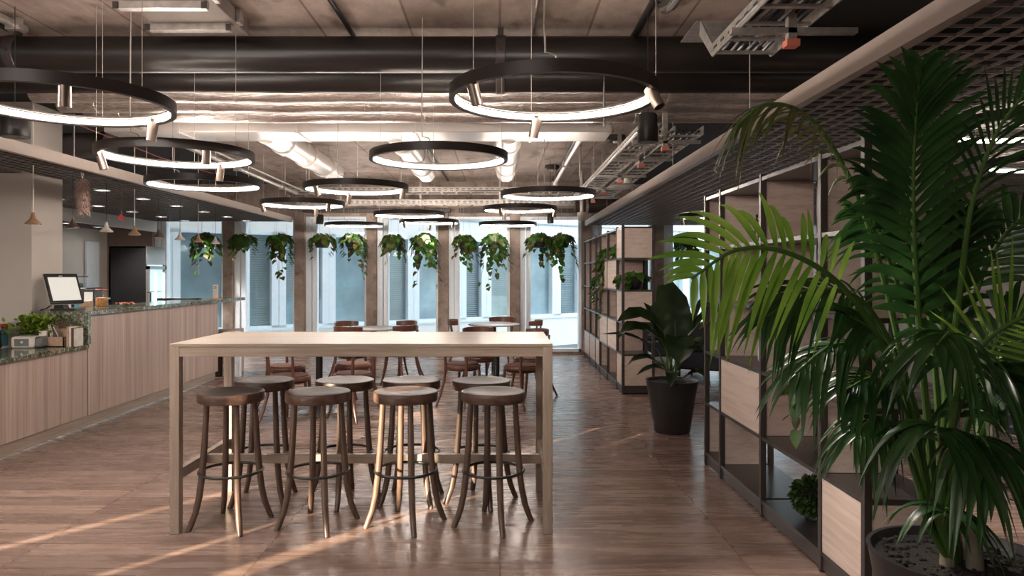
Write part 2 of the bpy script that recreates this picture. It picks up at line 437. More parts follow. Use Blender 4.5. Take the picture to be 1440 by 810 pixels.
while s < LEN-1.5:
    wd = [1.05, .72, 1.2, .55, .95][k % 5]
    fr = MB().box(s-.16, s+.02, -.02, .26, zb+.2, zb+2.47).box(s+wd-.02, s+wd+.16, -.02, .26, zb+.2, zb+2.47)
    fr.box(s-.16, s+wd+.16, -.02, .2, zb+2.40, zb+2.47).box(s-.16, s+wd+.16, -.02, .2, zb+.2, zb+.27)
    fo = fr.build('window', M['white'], off)
    MB().box(s, s+wd, .16, .18, zb+.25, zb+2.42).build('pane', M['extglass' if k % 3 else 'extglass2'], fo, smooth=False)
    if k % 5 in (1, 3, 4):
        bl = MB()
        zz = zb+.9 if k % 5 == 4 else zb+.3
        while zz < zb+2.38:
            bl.box(s+.02, s+wd-.02, .11, .15, zz, zz+.018); zz += .055
        bl.build('blind', M['blind'], fo, smooth=False)
    s += wd + .30; k += 1

# ------------------------------------------------------------------ ceiling grids with their trims
def grid(m, x0, x1, y0, y1, z, h, p, t):
    x = x0
    while x <= x1 + 1e-6:
        m.box(x-t/2, x+t/2, y0, y1, z, z+h); x += p
    y = y0
    while y <= y1 + 1e-6:
        m.box(x0, x1, y-t/2, y+t/2, z+.001, z+h-.001); y += p
ZL = H + .965
g = MB()
grid(g, -4.46, -3.86, .4, 7.4, ZL, .018, .1, .012)
grid(g, -7.16, -4.56, .4, 6.9, ZL, .018, .1, .012)
grid(g, -6.26, -3.86, 7.5, 13.2, ZL, .018, .1, .012)
cg = g.build('ceiling_grid_left', M['grid'], smooth=False); struct(cg)
struct(MB().box(-3.84, -3.79, .4, 13.24, H+.955, H+1.05).box(-6.26, -3.79, 13.2, 13.24, H+.965, H+1.05).build('trim_1', M['trim'], smooth=False))
g = MB(); ZR = H + .885
grid(g, 1.6, 5.8, 1.6, 13.0, ZR, .012, .1, .010)
cg = g.build('ceiling_grid_right', M['gridr'], smooth=False); struct(cg)
struct(MB().box(1.53, 1.575, 1.55, 13.05, H+.872, H+.965).box(1.53, 5.8, 13.02, 13.05, H+.885, H+.965).build('trim_2', M['trim'], smooth=False))
# bulkhead on the left with the lower grid behind it
struct(MB().box(-6.36, -6.28, 7.5, 13.28, H+.78, ZC-.04).build('beam_bulkhead', M['white_plaster'], smooth=False))
g = MB(); grid(g, -7.16, -6.4, 7.5, 13.2, H+.80, .04, .1, .012)
struct(g.build('ceiling_grid_left_low', M['grid'], smooth=False))
# grid hangers
hg = MB()
for y in (2.5, 4.5, 6.5, 8.5, 10.5, 12.5):
    hg.tube([(1.55, y, H+.96), (1.55, y, ZC)], .004, 6)
    hg.tube([(-3.815, y, H+1.05), (-3.815, y, ZC)], .004, 6)
struct(hg.build('trim_hangers', M['wire']))
# downlights in the left grid
dl = MB().lathe([(0,-.004),(.062,-.004),(.075,0),(.075,.03),(0,.03)], 24)
first = None
spots = [(-4.55, 8.3), (-4.55, 9.25), (-4.55, 10.2), (-4.55, 11.15), (-4.55, 12.1), (-4.55, 13.0), (-5.65, 10.2), (-5.65, 11.15), (-5.65, 12.1), (-5.65, 13.0), (-5.65, 9.25), (-6.75, 11.3), (-6.75, 12.2)]
for i, (x, y) in enumerate(spots):
    z = ZL - .002 if x > -6.3 else H + .798
    rowl = 'aisle row over the bar' if x > -5 else ('inner row over the bar' if x > -6 else 'lower back grid')
    n = [p for p in spots if p[0] == x and p[1] <= y]
    o = thing('downlight', 'round lit downlight, number %d towards the windows in the %s' % (len(n), rowl), 'downlight', (x, y, z), 0, 'downlights over the bar')
    if first is None:
        ho = MB().lathe([(.066,0),(.085,-.006),(.085,.03),(.066,.03)], 24).build('housing', M['white'], o)
        di = MB().lathe([(0,.004),(.066,.004),(.066,.012),(0,.012)], 24).build('diffuser', M['down'], o)
        first = (ho, di)
    else:
        for q in first:
            c = q.copy(); col.objects.link(c); c.parent = o

# ------------------------------------------------------------------ pipes and ducts under the slab
def pipe_x(name, label, x0, x1, y, z, r, mat, joints=0, cat='pipe', seed=0):
    o = thing(name, label, cat, (0, y, z))
    MB().tube([(x0,0,0),(x1,0,0)], r, 40).build('pipe_body', mat, o)
    if joints:
        rnd = random.Random(seed); x = x0 + .3
        while x < x1:
            a = rnd.uniform(.9, 1.4)
            MB().lathe([(r*1.0,-.02),(r*1.035,-.016),(r*1.035,.016),(r*1.0,.02)], 32, (x,0,0), Matrix.Rotation(PI/2, 3, 'Y')).build('band', mat, o); x += a
    return o
rp = .122
pa = pipe_x('insulated_pipe', 'thick black pipe across the ceiling nearest the camera', -6, 5, 5.0, H+1.514, rp, M['pipe'])
pb = pipe_x('insulated_pipe', 'thick black pipe just behind the nearest black pipe', -6, 5, 5.56, H+1.514, rp, M['pipe'])
for o in (pa, pb):
    for xx in ((25-703)*5/F, (704-703)*5/F):
        st = MB().lathe([(rp+.001,-.035),(rp+.008,-.03),(rp+.008,.03),(rp+.001,.035)], 32, (xx,0,0), Matrix.Rotation(PI/2,3,'Y'))
        st.box(xx-.02, xx+.02, -.02, .02, rp, ZC-.002-(H+1.514))
        sto = st.build('pipe_clamp', M['dark_frame'], o)
        MB().lathe([(0,0),(.012,0),(.012,.006),(0,.006)], 12, (xx, -rp-.008, .0), Matrix.Rotation(PI/2,3,'X')).build('bolt', M['black_metal'], sto)
for k, (y, nm) in enumerate([(5.76,'nearest'), (6.12,'middle'), (6.52,'farthest')]):
    o = pipe_x('foil_pipe', 'foil wrapped pipe across the ceiling, %s of the three' % nm, -3.7, 2.4, y, H+1.455, .092, M['foil'], 1, seed=k)
    for xx in (-3.2, -1.6, -.1, 1.3): MB().tube([(xx,0,.09),(xx,0,ZC-H-1.457)], .005, 6).build('hanger', M['galv'], o)
du = thing('air_duct', 'wide pale rectangular duct crossing the ceiling behind the foil pipes', 'duct', (0, 6.95, H+1.33))
MB().box(-3.7, 1.05, -.18, .3, 0, .22).build('duct_body', M['duct'], du, bevel=.008)
for xx in (-3.0, -1.9, -.8, .3): MB().box(xx-.012, xx+.012, -.19, .31, -.01, .23).build('flange', M['duct'], du)
for x, lab in [(-2.34,'left'), (-1.04,'middle'), (.085,'right')]:
    o = thing('spiral_duct', 'round pale duct running to the windows, %s of the three' % lab, 'duct', (x, 7.25, H+1.44))
    prof = []
    body = MB().tube([(0,0,0),(0,3.0,0)], .135, 40); body.build('duct_body', M['duct'], o)
    for yy in (.55, 1.45, 2.35):
        MB().tube([(0,yy,0),(0,yy+.14,0)], .15, 40).build('collar', M['duct'], o)
    for yy in (1.0, 2.2):
        for xx in (-.1, .1): MB().tube([(xx,yy,.08),(xx,yy,.255)], .004, 6).build('hanger', M['galv'], o)
# rectangular duct at the top left
o = thing('air_duct', 'rectangular galvanised duct with bolted flanges at the top left of the ceiling', 'duct', (-1.95, 0, H+1.6))
MB().box(-.26, .27, 1.5, 4.86, 0, .097).build('duct_body', M['dull_duct'], o, bevel=.004)
for y in (4.26, 4.64):
    fo = MB().box(-.29, .23, y-.03, y+.03, -.045, 0).box(-.29, -.26, y-.03, y+.03, 0, .095).box(.27, .30, y-.03, y+.03, 0, .095).build('flange', M['galv'], o, bevel=.003)
    for x in (-.29, .225): MB().box(x-.015, x+.015, y-.04, y-.03, -.05, -.01).build('corner_bolt', M['dark_frame'], fo)
# thin pipes and conduits
def conduit(name, label, pts, r, mat, cat='pipe', clips=None):
    o = thing(name, label, cat, pts[0]); b = Vector(pts[0])
    MB().tube([Vector(p)-b for p in pts], r, 12).build('tube', mat, o)
    if clips:
        for t in clips:
            m = MB()
            p = Vector(pts[0]).lerp(Vector(pts[-1]), t) - b
            m.box(p.x-r*1.6, p.x+r*1.6, p.y-.02, p.y+.02, p.z-r*1.3, p.z+r*1.3)
            m.box(p.x-.006, p.x+.006, p.y-.006, p.y+.006, p.z, ZC-.002-b.z)
            m.build('clip', M['galv'], o)
    return o
conduit('sprinkler_pipe', 'pale sprinkler pipe slanting towards the windows right of the ducts', [(.83,6.7,H+1.40),(.85,12.3,H+1.40)], .028, M['duct'], clips=(.1,.45,.8))
conduit('sprinkler_pipe', 'pale pipe on brackets above the left edge of the tables', [(-3.35,6.5,H+1.38),(-3.45,12.3,H+1.38)], .03, M['galv'], clips=(.15,.5,.85))
conduit('conduit', 'thin steel pipe beside the pipe above the left edge of the tables', [(-3.26,6.6,H+1.42),(-3.34,12.3,H+1.42)], .014, M['galv'])
conduit('conduit', 'thick steel pipe in the top left corner of the ceiling', [(-3.18,2.8,ZC-.10),(-3.18,4.85,ZC-.06)], .03, M['galv'], clips=(.7,.95))
conduit('conduit', 'dark pipe beside the steel pipe in the top left corner', [(-3.3,2.8,ZC-.07),(-3.3,4.86,ZC-.05)], .022, M['black_metal'])
conduit('conduit', 'dark conduit on the slab right of the rectangular duct', [(-1.05,3.5,ZC-.02),(-.93,13.0,ZC-.02)], .016, M['black_metal'])
conduit('conduit', 'thin pale conduit on the slab above the nearest lamp ring', [(.23,2.6,ZC-.016),(.235,13.0,ZC-.016)], .012, M['galv'])
conduit('conduit', 'dark conduit on the slab right of the nearest lamp ring', [(.94,2.6,ZC-.03),(.94,13.0,ZC-.03)], .024, M['black_metal'])
conduit('drain_pipe', 'short bent steel pipe at the top right of the slab', [(1.08,3.2,ZC-.06),(1.03,4.35,ZC-.085),(1.01,4.44,ZC-.075),(1.0,4.46,ZC-.04),(1.0,4.46,ZC)], .032, M['steel'])
conduit('conduit', 'thick foil covered elbow pipe in the top left corner', [(-3.9,3.2,ZC-.13),(-3.62,4.45,ZC-.13),(-3.58,4.6,ZC-.12),(-3.58,4.66,ZC-.06),(-3.58,4.67,ZC)], .075, M['foil'])
conduit('conduit', 'bent conduit loop on the slab beside the cable ladder', [(1.35,8.6,ZC-.02),(.98,8.6,ZC-.02),(.95,8.6,ZC-.05),(.95,8.6,ZC-.55)], .014, M['galv'])
conduit('cable', 'red cable along the ceiling above the bar edge', [(-4.0,6.9,H+1.42),(-3.95,8.4,H+1.36),(-3.9,10.4,H+1.38)], .006, M['red_dark'], 'cable')
od = thing('round_duct', 'short dark round duct above the bar grid edge', 'duct', (-4.5, 7.6, H+1.35))
MB().tube([(-.6,0,0),(.4,0,0)], .13, 32).build('duct_body', M['dark_frame'], od)
MB().tube([(.36,0,0),(.42,0,0)], .15, 32).build('collar', M['pipe'], od)
od = thing('round_duct', 'dark round duct above the far end of the shelving', 'duct', (1.55, 12.3, H+1.16))
MB().tube([(-.28,0,0),(1.2,0,.0)], .12, 32).build('duct_body', M['dark_frame'], od)
MB().tube([(-.1,0,0),(-.06,0,0)], .13, 32).build('collar', M['galv'], od)
# cable trays
def tray(name, label, x0, x1, y0, y1, z, along='y', cables=True):
    o = thing(name, label, 'cable tray', (x0, y0, z))
    dx, dy = x1-x0, y1-y0
    rail = [MB(), MB()]; RG = []; holes = MB()
    if along == 'y':
        rail[0].box(0,.008,0,dy,0,.07); rail[1].box(dx-.008,dx,0,dy,0,.07)
        k = .1
        while k < dy: RG.append(MB().box(.008,dx-.008,k-.015,k+.015,0,.012)); k += .22
        k = .05
        while k < dy: holes.box(-.003,-.0005,k,k+.05,.03,.042); k += .12
    else:
        rail[0].box(0,dx,0,.008,0,.09); rail[1].box(0,dx,dy-.008,dy,0,.09)
        k = .1
        while k < dx: RG.append(MB().box(k-.015,k+.015,.008,dy-.008,0,.012)); k += .25
        k = .05
        while k < dx: holes.box(k,k+.05,-.003,-.0005,.05,.062).box(k,k+.05,-.003,-.0005,.022,.034); k += .1
    for q in rail: q.build('side_rail', M['galv'], o, smooth=False)
    for q in RG: q.build('rung', M['galv'], o, smooth=False)
    holes.build('slot_row', M['black_metal'], o, smooth=False)
    if cables:
        rnd = random.Random(3)
        for q in range(7):
            u = .04 + .9*q/7
            pts = []
            for w in range(9):
                t = w/8
                if along == 'y': pts.append((dx*u + rnd.uniform(-.01,.01), dy*t, .025+.012*(q%2)))
                else: pts.append((dx*t, dy*u + rnd.uniform(-.01,.01), .025+.012*(q%2)))
            MB().tube(pts, .011, 6).build('cable', M['pipe'], o)
    return o
tray('cable_ladder', 'galvanised cable ladder running to the windows beside the right grid edge', 1.12, 1.34, 5.9, 11.0, H+1.14)
tray('cable_ladder', 'second galvanised cable ladder half above the right grid', 1.42, 1.66, 5.9, 11.0, H+1.14)
tr = tray('cable_ladder', 'galvanised cable ladder at the top right near the camera', 1.14, 1.46, 2.2, 3.9, H+1.17)
m = MB()
for x in (0, .312):
    m.add([(x,1.7,0),(x+.008,1.7,0),(x+.008,1.95,.2),(x,1.95,.2),(x,1.7,.07),(x+.008,1.7,.07),(x+.008,1.92,.27),(x,1.92,.27)], [(0,3,2,1),(4,5,6,7),(0,1,5,4),(1,2,6,5),(2,3,7,6),(3,0,4,7)])
m.box(-.02,.33,1.93,2.3,.27,.275); m.build('bend', M['galv'], tr)
for k, (y, xx) in enumerate([(3.35,1.345), (6.15,1.40), (7.1,1.38), (8.3,1.37), (9.5,1.36), (10.6, 1.36)]):
    o = thing('tray_bracket', 'steel bracket with a salmon end cap under the cable ladder, number %d from the camera' % (k+1), 'bracket', (xx, y, H+1.08), 0, 'cable ladder brackets')
    MB().box(-.02,.02,-.02,.02,0,ZC-H-1.08).build('post', M['galv'], o)
    MB().box(-.28,.30,-.02,.02,.03,.055).build('arm', M['galv'], o)
    MB().box(-.03,.03,-.03,.03,-.03,.0).build('end_cap', M['pinkcap'], o)
tray('cable_tray', 'perforated cable tray across the ceiling before the windows, upper one', -3.6, 1.5, 12.35, 12.7, H+1.40, 'x')
tray('cable_tray', 'perforated cable tray across the ceiling before the windows, lower one', -3.6, 1.5, 12.85, 13.1, H+1.24, 'x', False)
th = MB()
for xx in (-2.8,-1.4,0,1.0): th.box(xx-.015,xx+.015,12.75,12.78,H+1.2,ZC)
tag(th.build('tray_hanger', M['galv']), 'steel hanger rods holding the cable trays before the windows', 'hanger')
tag(MB().box(-3.6,-.9,13.2,13.32,H+1.13,H+1.2).box(-.75,1.4,13.2,13.32,H+1.13,H+1.2).build('blind_box', M['dark_frame'], bevel=.005), 'dark blind casing along the window head', 'blind casing')

# ------------------------------------------------------------------ ring lamps
SPOTS = []
def ring_lamp(label, x, y, a, spots, group='lamp rings over the room', hz=ZC, r=.5, led='led'):
    o = thing('ring_lamp', label, 'ring lamp', (x, y, H+a), 0, group)
    MB().lathe([(r,0),(r,.055),(r-.028,.055),(r-.028,.046),(r-.012,.046),(r-.012,.006),(r-.028,.006),(r-.028,0),(r,0)], 128).build('housing', M['ring'], o, ang=30)
    MB().lathe([(r-.016,.012),(r-.016,.038),(r-.013,.038)], 128).build('light_strip', M[led], o)
    for k in range(3):
        an = R(100 + 120*k)
        px, py = (r-.014)*math.cos(an), (r-.014)*math.sin(an)
        MB().tube([(px,py,.05),(px,py,hz-H-a-.002)], .0016, 6).build('wire', M['wire'], o)
    an = R(262)
    px, py = (r-.014)*math.cos(an), (r-.014)*math.sin(an)
    MB().tube([(px+.05,py+.01,.055),(px+.04,py,.075),(px,py,.085),(px-.005,py,.2),(px,py,hz-H-a-.002)], .004, 8).build('feed_cable', M['wire'], o)
    if spots:
        for k in range(3):
            an = R(spots + 120*k); px, py = (r-.03)*math.cos(an), (r-.03)*math.sin(an)
            ti = Matrix.Rotation(R(8), 3, 'X') @ Matrix.Rotation(R([12,-14,5][k]), 3, 'Y')
            if y < 3.5 and x > 0 and k == 2: ti = Vector((-.42,.38,1)).to_track_quat('Z','Y').to_matrix()
            so = MB().lathe([(.0,.02),(.026,.02),(.026,-.085),(.022,-.085),(.022,-.07),(0,-.07)], 24, (px,py,-.005), ti).build('spotlight', M['bronze_spot'], o)
            MB().box(px-.012,px+.012,py-.012,py+.012,-.01,.03).build('swivel', M['ring'], so)
            SPOTS.append((Vector((x+px, y+py, H+a)), ti))
    return o
rings = [
 ('nearest black lamp ring with three spotlights, above the bar table', .256, 3.482, .835, 97),
 ('lamp ring cut off by the left side of the photo', -2.15, 3.6, .83, 60),
 ('lamp ring without spotlights, second from the camera above the bar table', -.443, 5.27, .825, 0),
 ('lamp ring with spotlights over the left aisle beside the bar grid', -2.18, 4.9, .78, 75),
 ('lamp ring without spotlights crossing the bar grid edge', -2.68, 6.58, .80, 0),
 ('lamp ring with spotlights in front of the cable tray, left of the middle', -1.384, 6.99, .81, 110),
 ('lamp ring without spotlights right of the middle, above the right round tables', .507, 7.61, .815, 0),
 ('lamp ring with spotlights near the far end of the bar grid', -2.39, 8.79, .83, 84),
 ('small-looking lamp ring close to the windows, leftmost there', -2.5, 12.45, .825, 0),
 ('lamp ring without spotlights before the third concrete column', -1.27, 10.2, .82, 0),
 ('lamp ring with spotlights close to the windows before the fourth column', -1.19, 12.2, .86, 94),
 ('lamp ring without spotlights close to the windows before the fifth column', .137, 12.5, .84, 0),
 ('lamp ring with spotlights under the lower cable tray, right of the middle', .27, 9.8, .86, 115),
]
for q in rings: ring_lamp(*q)
ring_lamp('lamp ring under the right grid behind the palm, cut by the photo edge', 3.02, 4.0, .80, 30, 'lamp rings under the right grid', H+.89, led='led_dim')
ring_lamp('smaller-looking lamp ring under the right grid at the photo edge', 4.14, 5.3, .80, 0, 'lamp rings under the right grid', H+.89, led='led_dim')
ring_lamp('lamp ring under the right grid above the far shelving', 3.1, 10.5, .82, 30, 'lamp rings under the right grid', H+.89, led='led_dim')
# cylinder pendants (loudspeakers)
def speaker(label, x, y, zb, h, r):
    o = thing('pendant_speaker', label, 'speaker', (x, y, zb))
    MB().lathe([(0,0),(r*.95,0),(r,.012),(r*.9,h*.93),(r*.78,h),(0,h)], 32).build('body', M['black_metal'], o)
    MB().lathe([(0,-.003),(r*.85,-.003),(r*.85,0),(0,0)], 32).build('grille', M['plastic_grey'], o)
    MB().tube([(0,0,h),(0,0,ZC-zb)], .003, 6).build('cord', M['black_metal'], o)
p = P(911, 200, 4.6); speaker('black pendant loudspeaker right of the nearest lamp ring', p.x, 4.6, p.z, .18, .066)
p = P(21, 193, 4.6); speaker('black pendant loudspeaker at the left edge of the photo', p.x, 4.6, p.z, .165, .085)
p = P(450, 315, 10.8); speaker('grey pendant loudspeaker before the third window', p.x, 10.8, p.z, .14, .058)
p = P(774, 314, 10.8); speaker('grey pendant loudspeaker before the right windows', p.x, 10.8, p.z, .14, .05)
o = thing('security_camera', 'dome camera on a white tube before the right window column', 'camera', (1.33, 11.8, H+.93))
MB().tube([(0,0,.08),(0,0,ZC-H-.93)], .03, 16).build('tube', M['duct'], o)
MB().lathe([(0,-.06),(.04,-.05),(.062,-.02),(.07,.02),(.07,.08),(0,.09)], 24).build('dome', M['plastic_white'], o)
for lab, px, py, Y, r in [('round dark smoke detector on the slab beside the right duct', 866, 188, 8.9, .12), ('flat round access point on the slab before the windows', 776, 226, 11.3, .11)]:
    p = P(px, py, Y)
    o = thing('ceiling_disc', lab, 'detector', (p.x, Y, ZC-.07))
    MB().lathe([(0,0),(r*.8,0),(r,.02),(r,.07),(0,.07)], 32).build('body', M['dark_frame'], o)
    MB().lathe([(0,-.02),(.03,-.02),(.04,0),(0,0)], 16).build('sensor', M['plastic_white'], o)
p = P(866, 141, 4.75)
o = thing('sprinkler', 'glass shielded sprinkler head below the black pipes', 'sprinkler', (p.x, 5.28, p.z-.04))
MB().lathe([(0,0),(.08,.004),(.08,.008),(0,.006)], 24).build('shield', M['clear'], o)
MB().tube([(0,0,-.03),(0,0,ZC-p.z+.04)], .008, 8).build('head', M['steel'], o)
# wifi dish on bent arm
p = P(880, 262, 8.4)
o = thing('access_point', 'white dish shaped fixture hanging by the cable ladder', 'fixture', (p.x, 8.6, p.z))
MB().lathe([(0,0),(.13,0),(.18,.02),(.12,.05),(0,.06)], 32).build('dish', M['duct'], o)
MB().tube([(-.04,0,.05),(-.04,0,ZC-p.z)], .012, 8).build('stem', M['galv'], o)
MB().lathe([(0,.05),(.05,.06),(.05,.16),(.03,.2),(0,.21)], 16, (.06,0,0)).build('cap', M['plastic_white'], o)
# ------------------------------------------------------------------ bar table
TX0, TX1, TY0, TY1, TZ = -1.868, .298, 4.10, 4.96, 1.078
o = thing('bar_table', 'long pale oak high bar table with square legs', 'bar table', ((TX0+TX1)/2, (TY0+TY1)/2, 0))
hx, hy = (TX1-TX0)/2, (TY1-TY0)/2
MB().box(-hx,hx,-hy,hy,TZ-.018,TZ).build('tabletop', M['oak_x'], o, bevel=.002)
LW = .054
MB().box(-hx+LW,hx-LW,-hy+.003,-hy+.03,TZ-.073,TZ-.018).build('apron', M['oak_x'], o, bevel=.0015)
MB().box(-hx+LW,hx-LW,hy-.03,hy-.003,TZ-.073,TZ-.018).build('apron', M['oak_x'], o, bevel=.0015)
MB().box(-hx+.003,-hx+.03,-hy+LW,hy-LW,TZ-.073,TZ-.018).build('apron', M['oak_y'], o, bevel=.0015)
MB().box(hx-.03,hx-.003,-hy+LW,hy-LW,TZ-.073,TZ-.018).build('apron', M['oak_y'], o, bevel=.0015)
for sx in (-1,1):
    for sy in (-1,1):
        MB().box(sx*hx, sx*(hx-LW), sy*hy, sy*(hy-LW), 0, TZ-.018).build('leg', M['oak_z'], o, bevel=.003)
    MB().box(sx*(hx-.008), sx*(hx-.046), -hy+LW, hy-LW, .30, .36).build('stretcher', M['oak_y'], o, bevel=.002)
MB().box(-hx+.046, hx-.046, .0-.02, .02, .295, .35).build('stretcher', M['oak_x'], o, bevel=.002)

# ------------------------------------------------------------------ bar stools
def make_stool(label, loc, rz):
    o = thing('bar_stool', label, 'bar stool', loc, rz, 'bar stools at the bar table')
    SH = .785; r = .188
    MB().lathe([(0,SH-.016),(.06,SH-.0145),(.12,SH-.007),(.165,SH-.0015),(.180,SH),(r-.0015,SH-.002),(r,SH-.006),(r,SH-.052),(r-.004,SH-.057),(.15,SH-.057),(0,SH-.045)], 56).build('seat', M['walnut'], o, ang=50)
    for k in range(4):
        an = R(-62 + 90*k)
        c, s = math.cos(an), math.sin(an)
        pr = [(.135,SH-.06),(.140,.62),(.150,.45),(.162,.30),(.176,.19),(.196,.10),(.222,.03),(.236,.0)]
        rad = [.0165,.0175,.019,.0195,.019,.018,.0165,.0155]
        pts = [Vector((c*a, s*a, z)) for a, z in pr]
        leg = MB().tube(pts, rad, 12).build('leg', M['walnut_z'], o, ang=60)
        MB().cyl((c*.236,s*.236,0), .014, 0, .006, 12).build('foot_pad', M['black_metal'], leg)
    MB().tube([(.178*math.cos(2*PI*k/48), .178*math.sin(2*PI*k/48), .318) for k in range(48)], .0085, 10, closed=True).build('footrest', M['black_metal'], o)
    return o
front = [(-1.582,4.27,4), (-1.070,4.27,-2), (-.556,4.28,-9), (-.040,4.28,-14)]
back = [(-1.54,4.735,20), (-1.013,4.74,-28), (-.577,4.74,10), (-.121,4.72,-12)]
ordn = ['first', 'second', 'third', 'fourth']
st0 = None
for i, (x, y, a) in enumerate(front):
    lb = 'round walnut bar stool, %s from the left in the front row at the bar table' % ordn[i]
    if st0 is None: st0 = make_stool(lb, (x,y,0), R(a))
    else: dup(st0, (x,y,0), R(a), lb)
for i, (x, y, a) in enumerate(back):
    dup(st0, (x,y,0), R(a), 'round walnut bar stool, %s from the left in the back row at the bar table' % ordn[i])

# ------------------------------------------------------------------ bentwood chairs and round tables
def make_chair(name, label, loc, rz, padm, group):
    o = thing(name, label, 'chair', loc, rz, group)
    MB().lathe([(0,.415),(.195,.415),(.203,.422),(.203,.452),(.198,.458),(0,.458)], 40).build('seat', M['chairwood'], o, ang=50)
    MB().lathe([(0,.458),(.176,.458),(.180,.466),(.165,.474),(0,.477)], 36).build('seat_pad', padm, o, ang=50)
    for sx in (-1,1):
        MB().tube([(sx*.13,.13,.43),(sx*.14,.145,.25),(sx*.155,.17,.1),(sx*.175,.195,0)], [.018,.017,.015,.012], 10).build('leg', M['chairwood'], o)
        MB().tube([(sx*.185,-.265,0),(sx*.165,-.21,.12),(sx*.145,-.165,.28),(sx*.137,-.145,.44),(sx*.140,-.155,.6),(sx*.147,-.178,.74)], [.012,.015,.017,.017,.015,.013], 10).build('leg', M['chairwood'], o)
    m = MB(); vs = []; fs = []; n = 26
    for k in range(n+1):
        an = R(-90 - 68 + 136*k/n); e = abs(k/n-.5)*2
        hh = .042 - .012*e**2
        for rr, zz in ((.226,.765-hh),(.246,.768-hh),(.250,.765+hh),(.230,.768+hh)):
            vs.append((rr*math.cos(an)*.93, .02 + rr*math.sin(an), zz))
    for k in range(n):
        for q in range(4):
            w = (q+1) % 4
            fs.append((k*4+q, k*4+w, (k+1)*4+w, (k+1)*4+q))
    fs.append((0,3,2,1)); fs.append((n*4, n*4+1, n*4+2, n*4+3))
    m.add(vs, fs).build('back_rail', M['chairwood'], o, bevel=.004)
    MB().tube([(.16*math.cos(2*PI*k/32), .16*math.sin(2*PI*k/32), .40) for k in range(32)], .012, 8, closed=True).build('seat_ring', M['chairwood'], o)
    return o
def round_table(label, x, y, r=.38, h=.742):
    o = thing('round_table', label, 'table', (x,y,0), 0, 'round cafe tables')
    MB().lathe([(0,h-.024),(r-.01,h-.024),(r,h-.014),(r,h-.004),(r-.004,h),(0,h)], 64).build('tabletop', M['tabletop'], o, ang=50)
    MB().lathe([(0,.012),(.036,.012),(.036,h-.03),(.09,h-.03),(.09,h-.024),(0,h-.024)], 24).build('pedestal', M['black_metal'], o)
    MB().lathe([(0,0),(.225,0),(.225,.008),(.21,.013),(.04,.016),(0,.016)], 48).build('base', M['steel'], o)
    return o
tabs = {
 'nl': ('round cafe table behind the left half of the bar table, nearest on the left', -1.93, 7.75),
 'fl': ('round grey topped cafe table on the left close to the windows', -1.74, 9.95),
 'nr': ('round cafe table on the right nearest behind the bar table', -.04, 8.55),
 'fr': ('round grey topped cafe table on the right close to the windows', -.09, 10.75),
}
for k, (lb, x, y) in tabs.items(): round_table(lb, x, y)
# position, which way it faces (the table), pad
chairs = [
 ('nl', -2.10, 7.26, 0, 'pad', 'bentwood chair with back to the camera at the nearest left round table, left one'),
 ('nl', -1.50, 7.42, 0, 'pad', 'bentwood chair with back to the camera at the nearest left round table, right one'),
 ('nl', -2.36, 8.02, 0, 'pad_tan', 'bentwood chair on the far left of the nearest left round table'),
 ('nl', -1.66, 8.22, 0, 'pad_tan', 'bentwood chair facing the camera at the nearest left round table'),
 ('fl', -2.10, 10.22, 0, 'pad', 'bentwood chair at the left window table, far left side'),
 ('fl', -1.93, 9.42, 0, 'pad', 'bentwood chair at the left window table, near left side'),
 ('fl', -1.40, 10.30, 0, 'pad', 'bentwood chair at the left window table, far right side'),
 ('fl', -1.32, 9.62, 0, 'pad', 'bentwood chair at the left window table, near right side'),
 ('nr', -.42, 8.22, 20, 'pad', 'dark seated bentwood chair at the nearest right round table, left side'),
 ('nr', .24, 8.08, 8, 'pad_tan', 'rust seated bentwood chair behind the right end of the bar table'),
 ('nr', .37, 8.80, 0, 'pad_tan', 'bentwood chair behind the rust seated one at the nearest right round table'),
 ('nr', -.24, 9.02, 0, 'pad', 'bentwood chair with its back before the right window table'),
 ('fr', -.55, 10.72, 0, 'pad', 'bentwood chair at the right window table, left side'),
 ('fr', .02, 11.22, 0, 'pad', 'bentwood chair at the right window table, window side'),
 ('fr', .40, 10.62, 0, 'pad', 'bentwood chair at the right window table, right side'),
]
proto = {}
for t, x, y, extra, pd, lb in chairs:
    tx, ty = tabs[t][1], tabs[t][2]
    a = math.atan2(ty-y, tx-x) - PI/2 + R(extra)
    grp = 'bentwood chairs around the round tables'
    if pd not in proto: proto[pd] = make_chair('bentwood_chair', lb, (x,y,0), a, M[pd], grp)
    else: dup(proto[pd], (x,y,0), a, lb, grp)

# ------------------------------------------------------------------ service counter
CXF = -3.965
o = thing('service_counter', 'long stepped service counter with upright grained pinkish oak panels', 'counter', (CXF, 0, 0))
MB().box(-.50, 0, 4.7, 6.965, .112, .762).build('lower_panel', M['laminate'], o)
MB().box(-.50, 0, 6.985, 10.2, .112, 1.075).build('upper_panel', M['laminate'], o)
MB().box(-.48, -.012, 4.72, 10.13, .012, .112).build('plinth', M['oak_y'], o)
MB().box(-.49, -.005, 4.71, 10.14, 0, .012).build('floor_strip', M['steel'], o)
o = thing('granite_worktop', 'polished dark green granite worktop stepping up along the counter', 'worktop', (CXF, 6.95, 0))
MB().box(-.52, .03, -2.3, .0, .762, .803).build('lower_slab', M['granite'], o, bevel=.003)
MB().box(-.52, .03, -.02, .035, .803, 1.075).build('upstand', M['granite'], o, bevel=.002)
MB().box(-.52, .03, -.02, 4.25, 1.075, 1.12).build('upper_slab', M['granite'], o, bevel=.003)
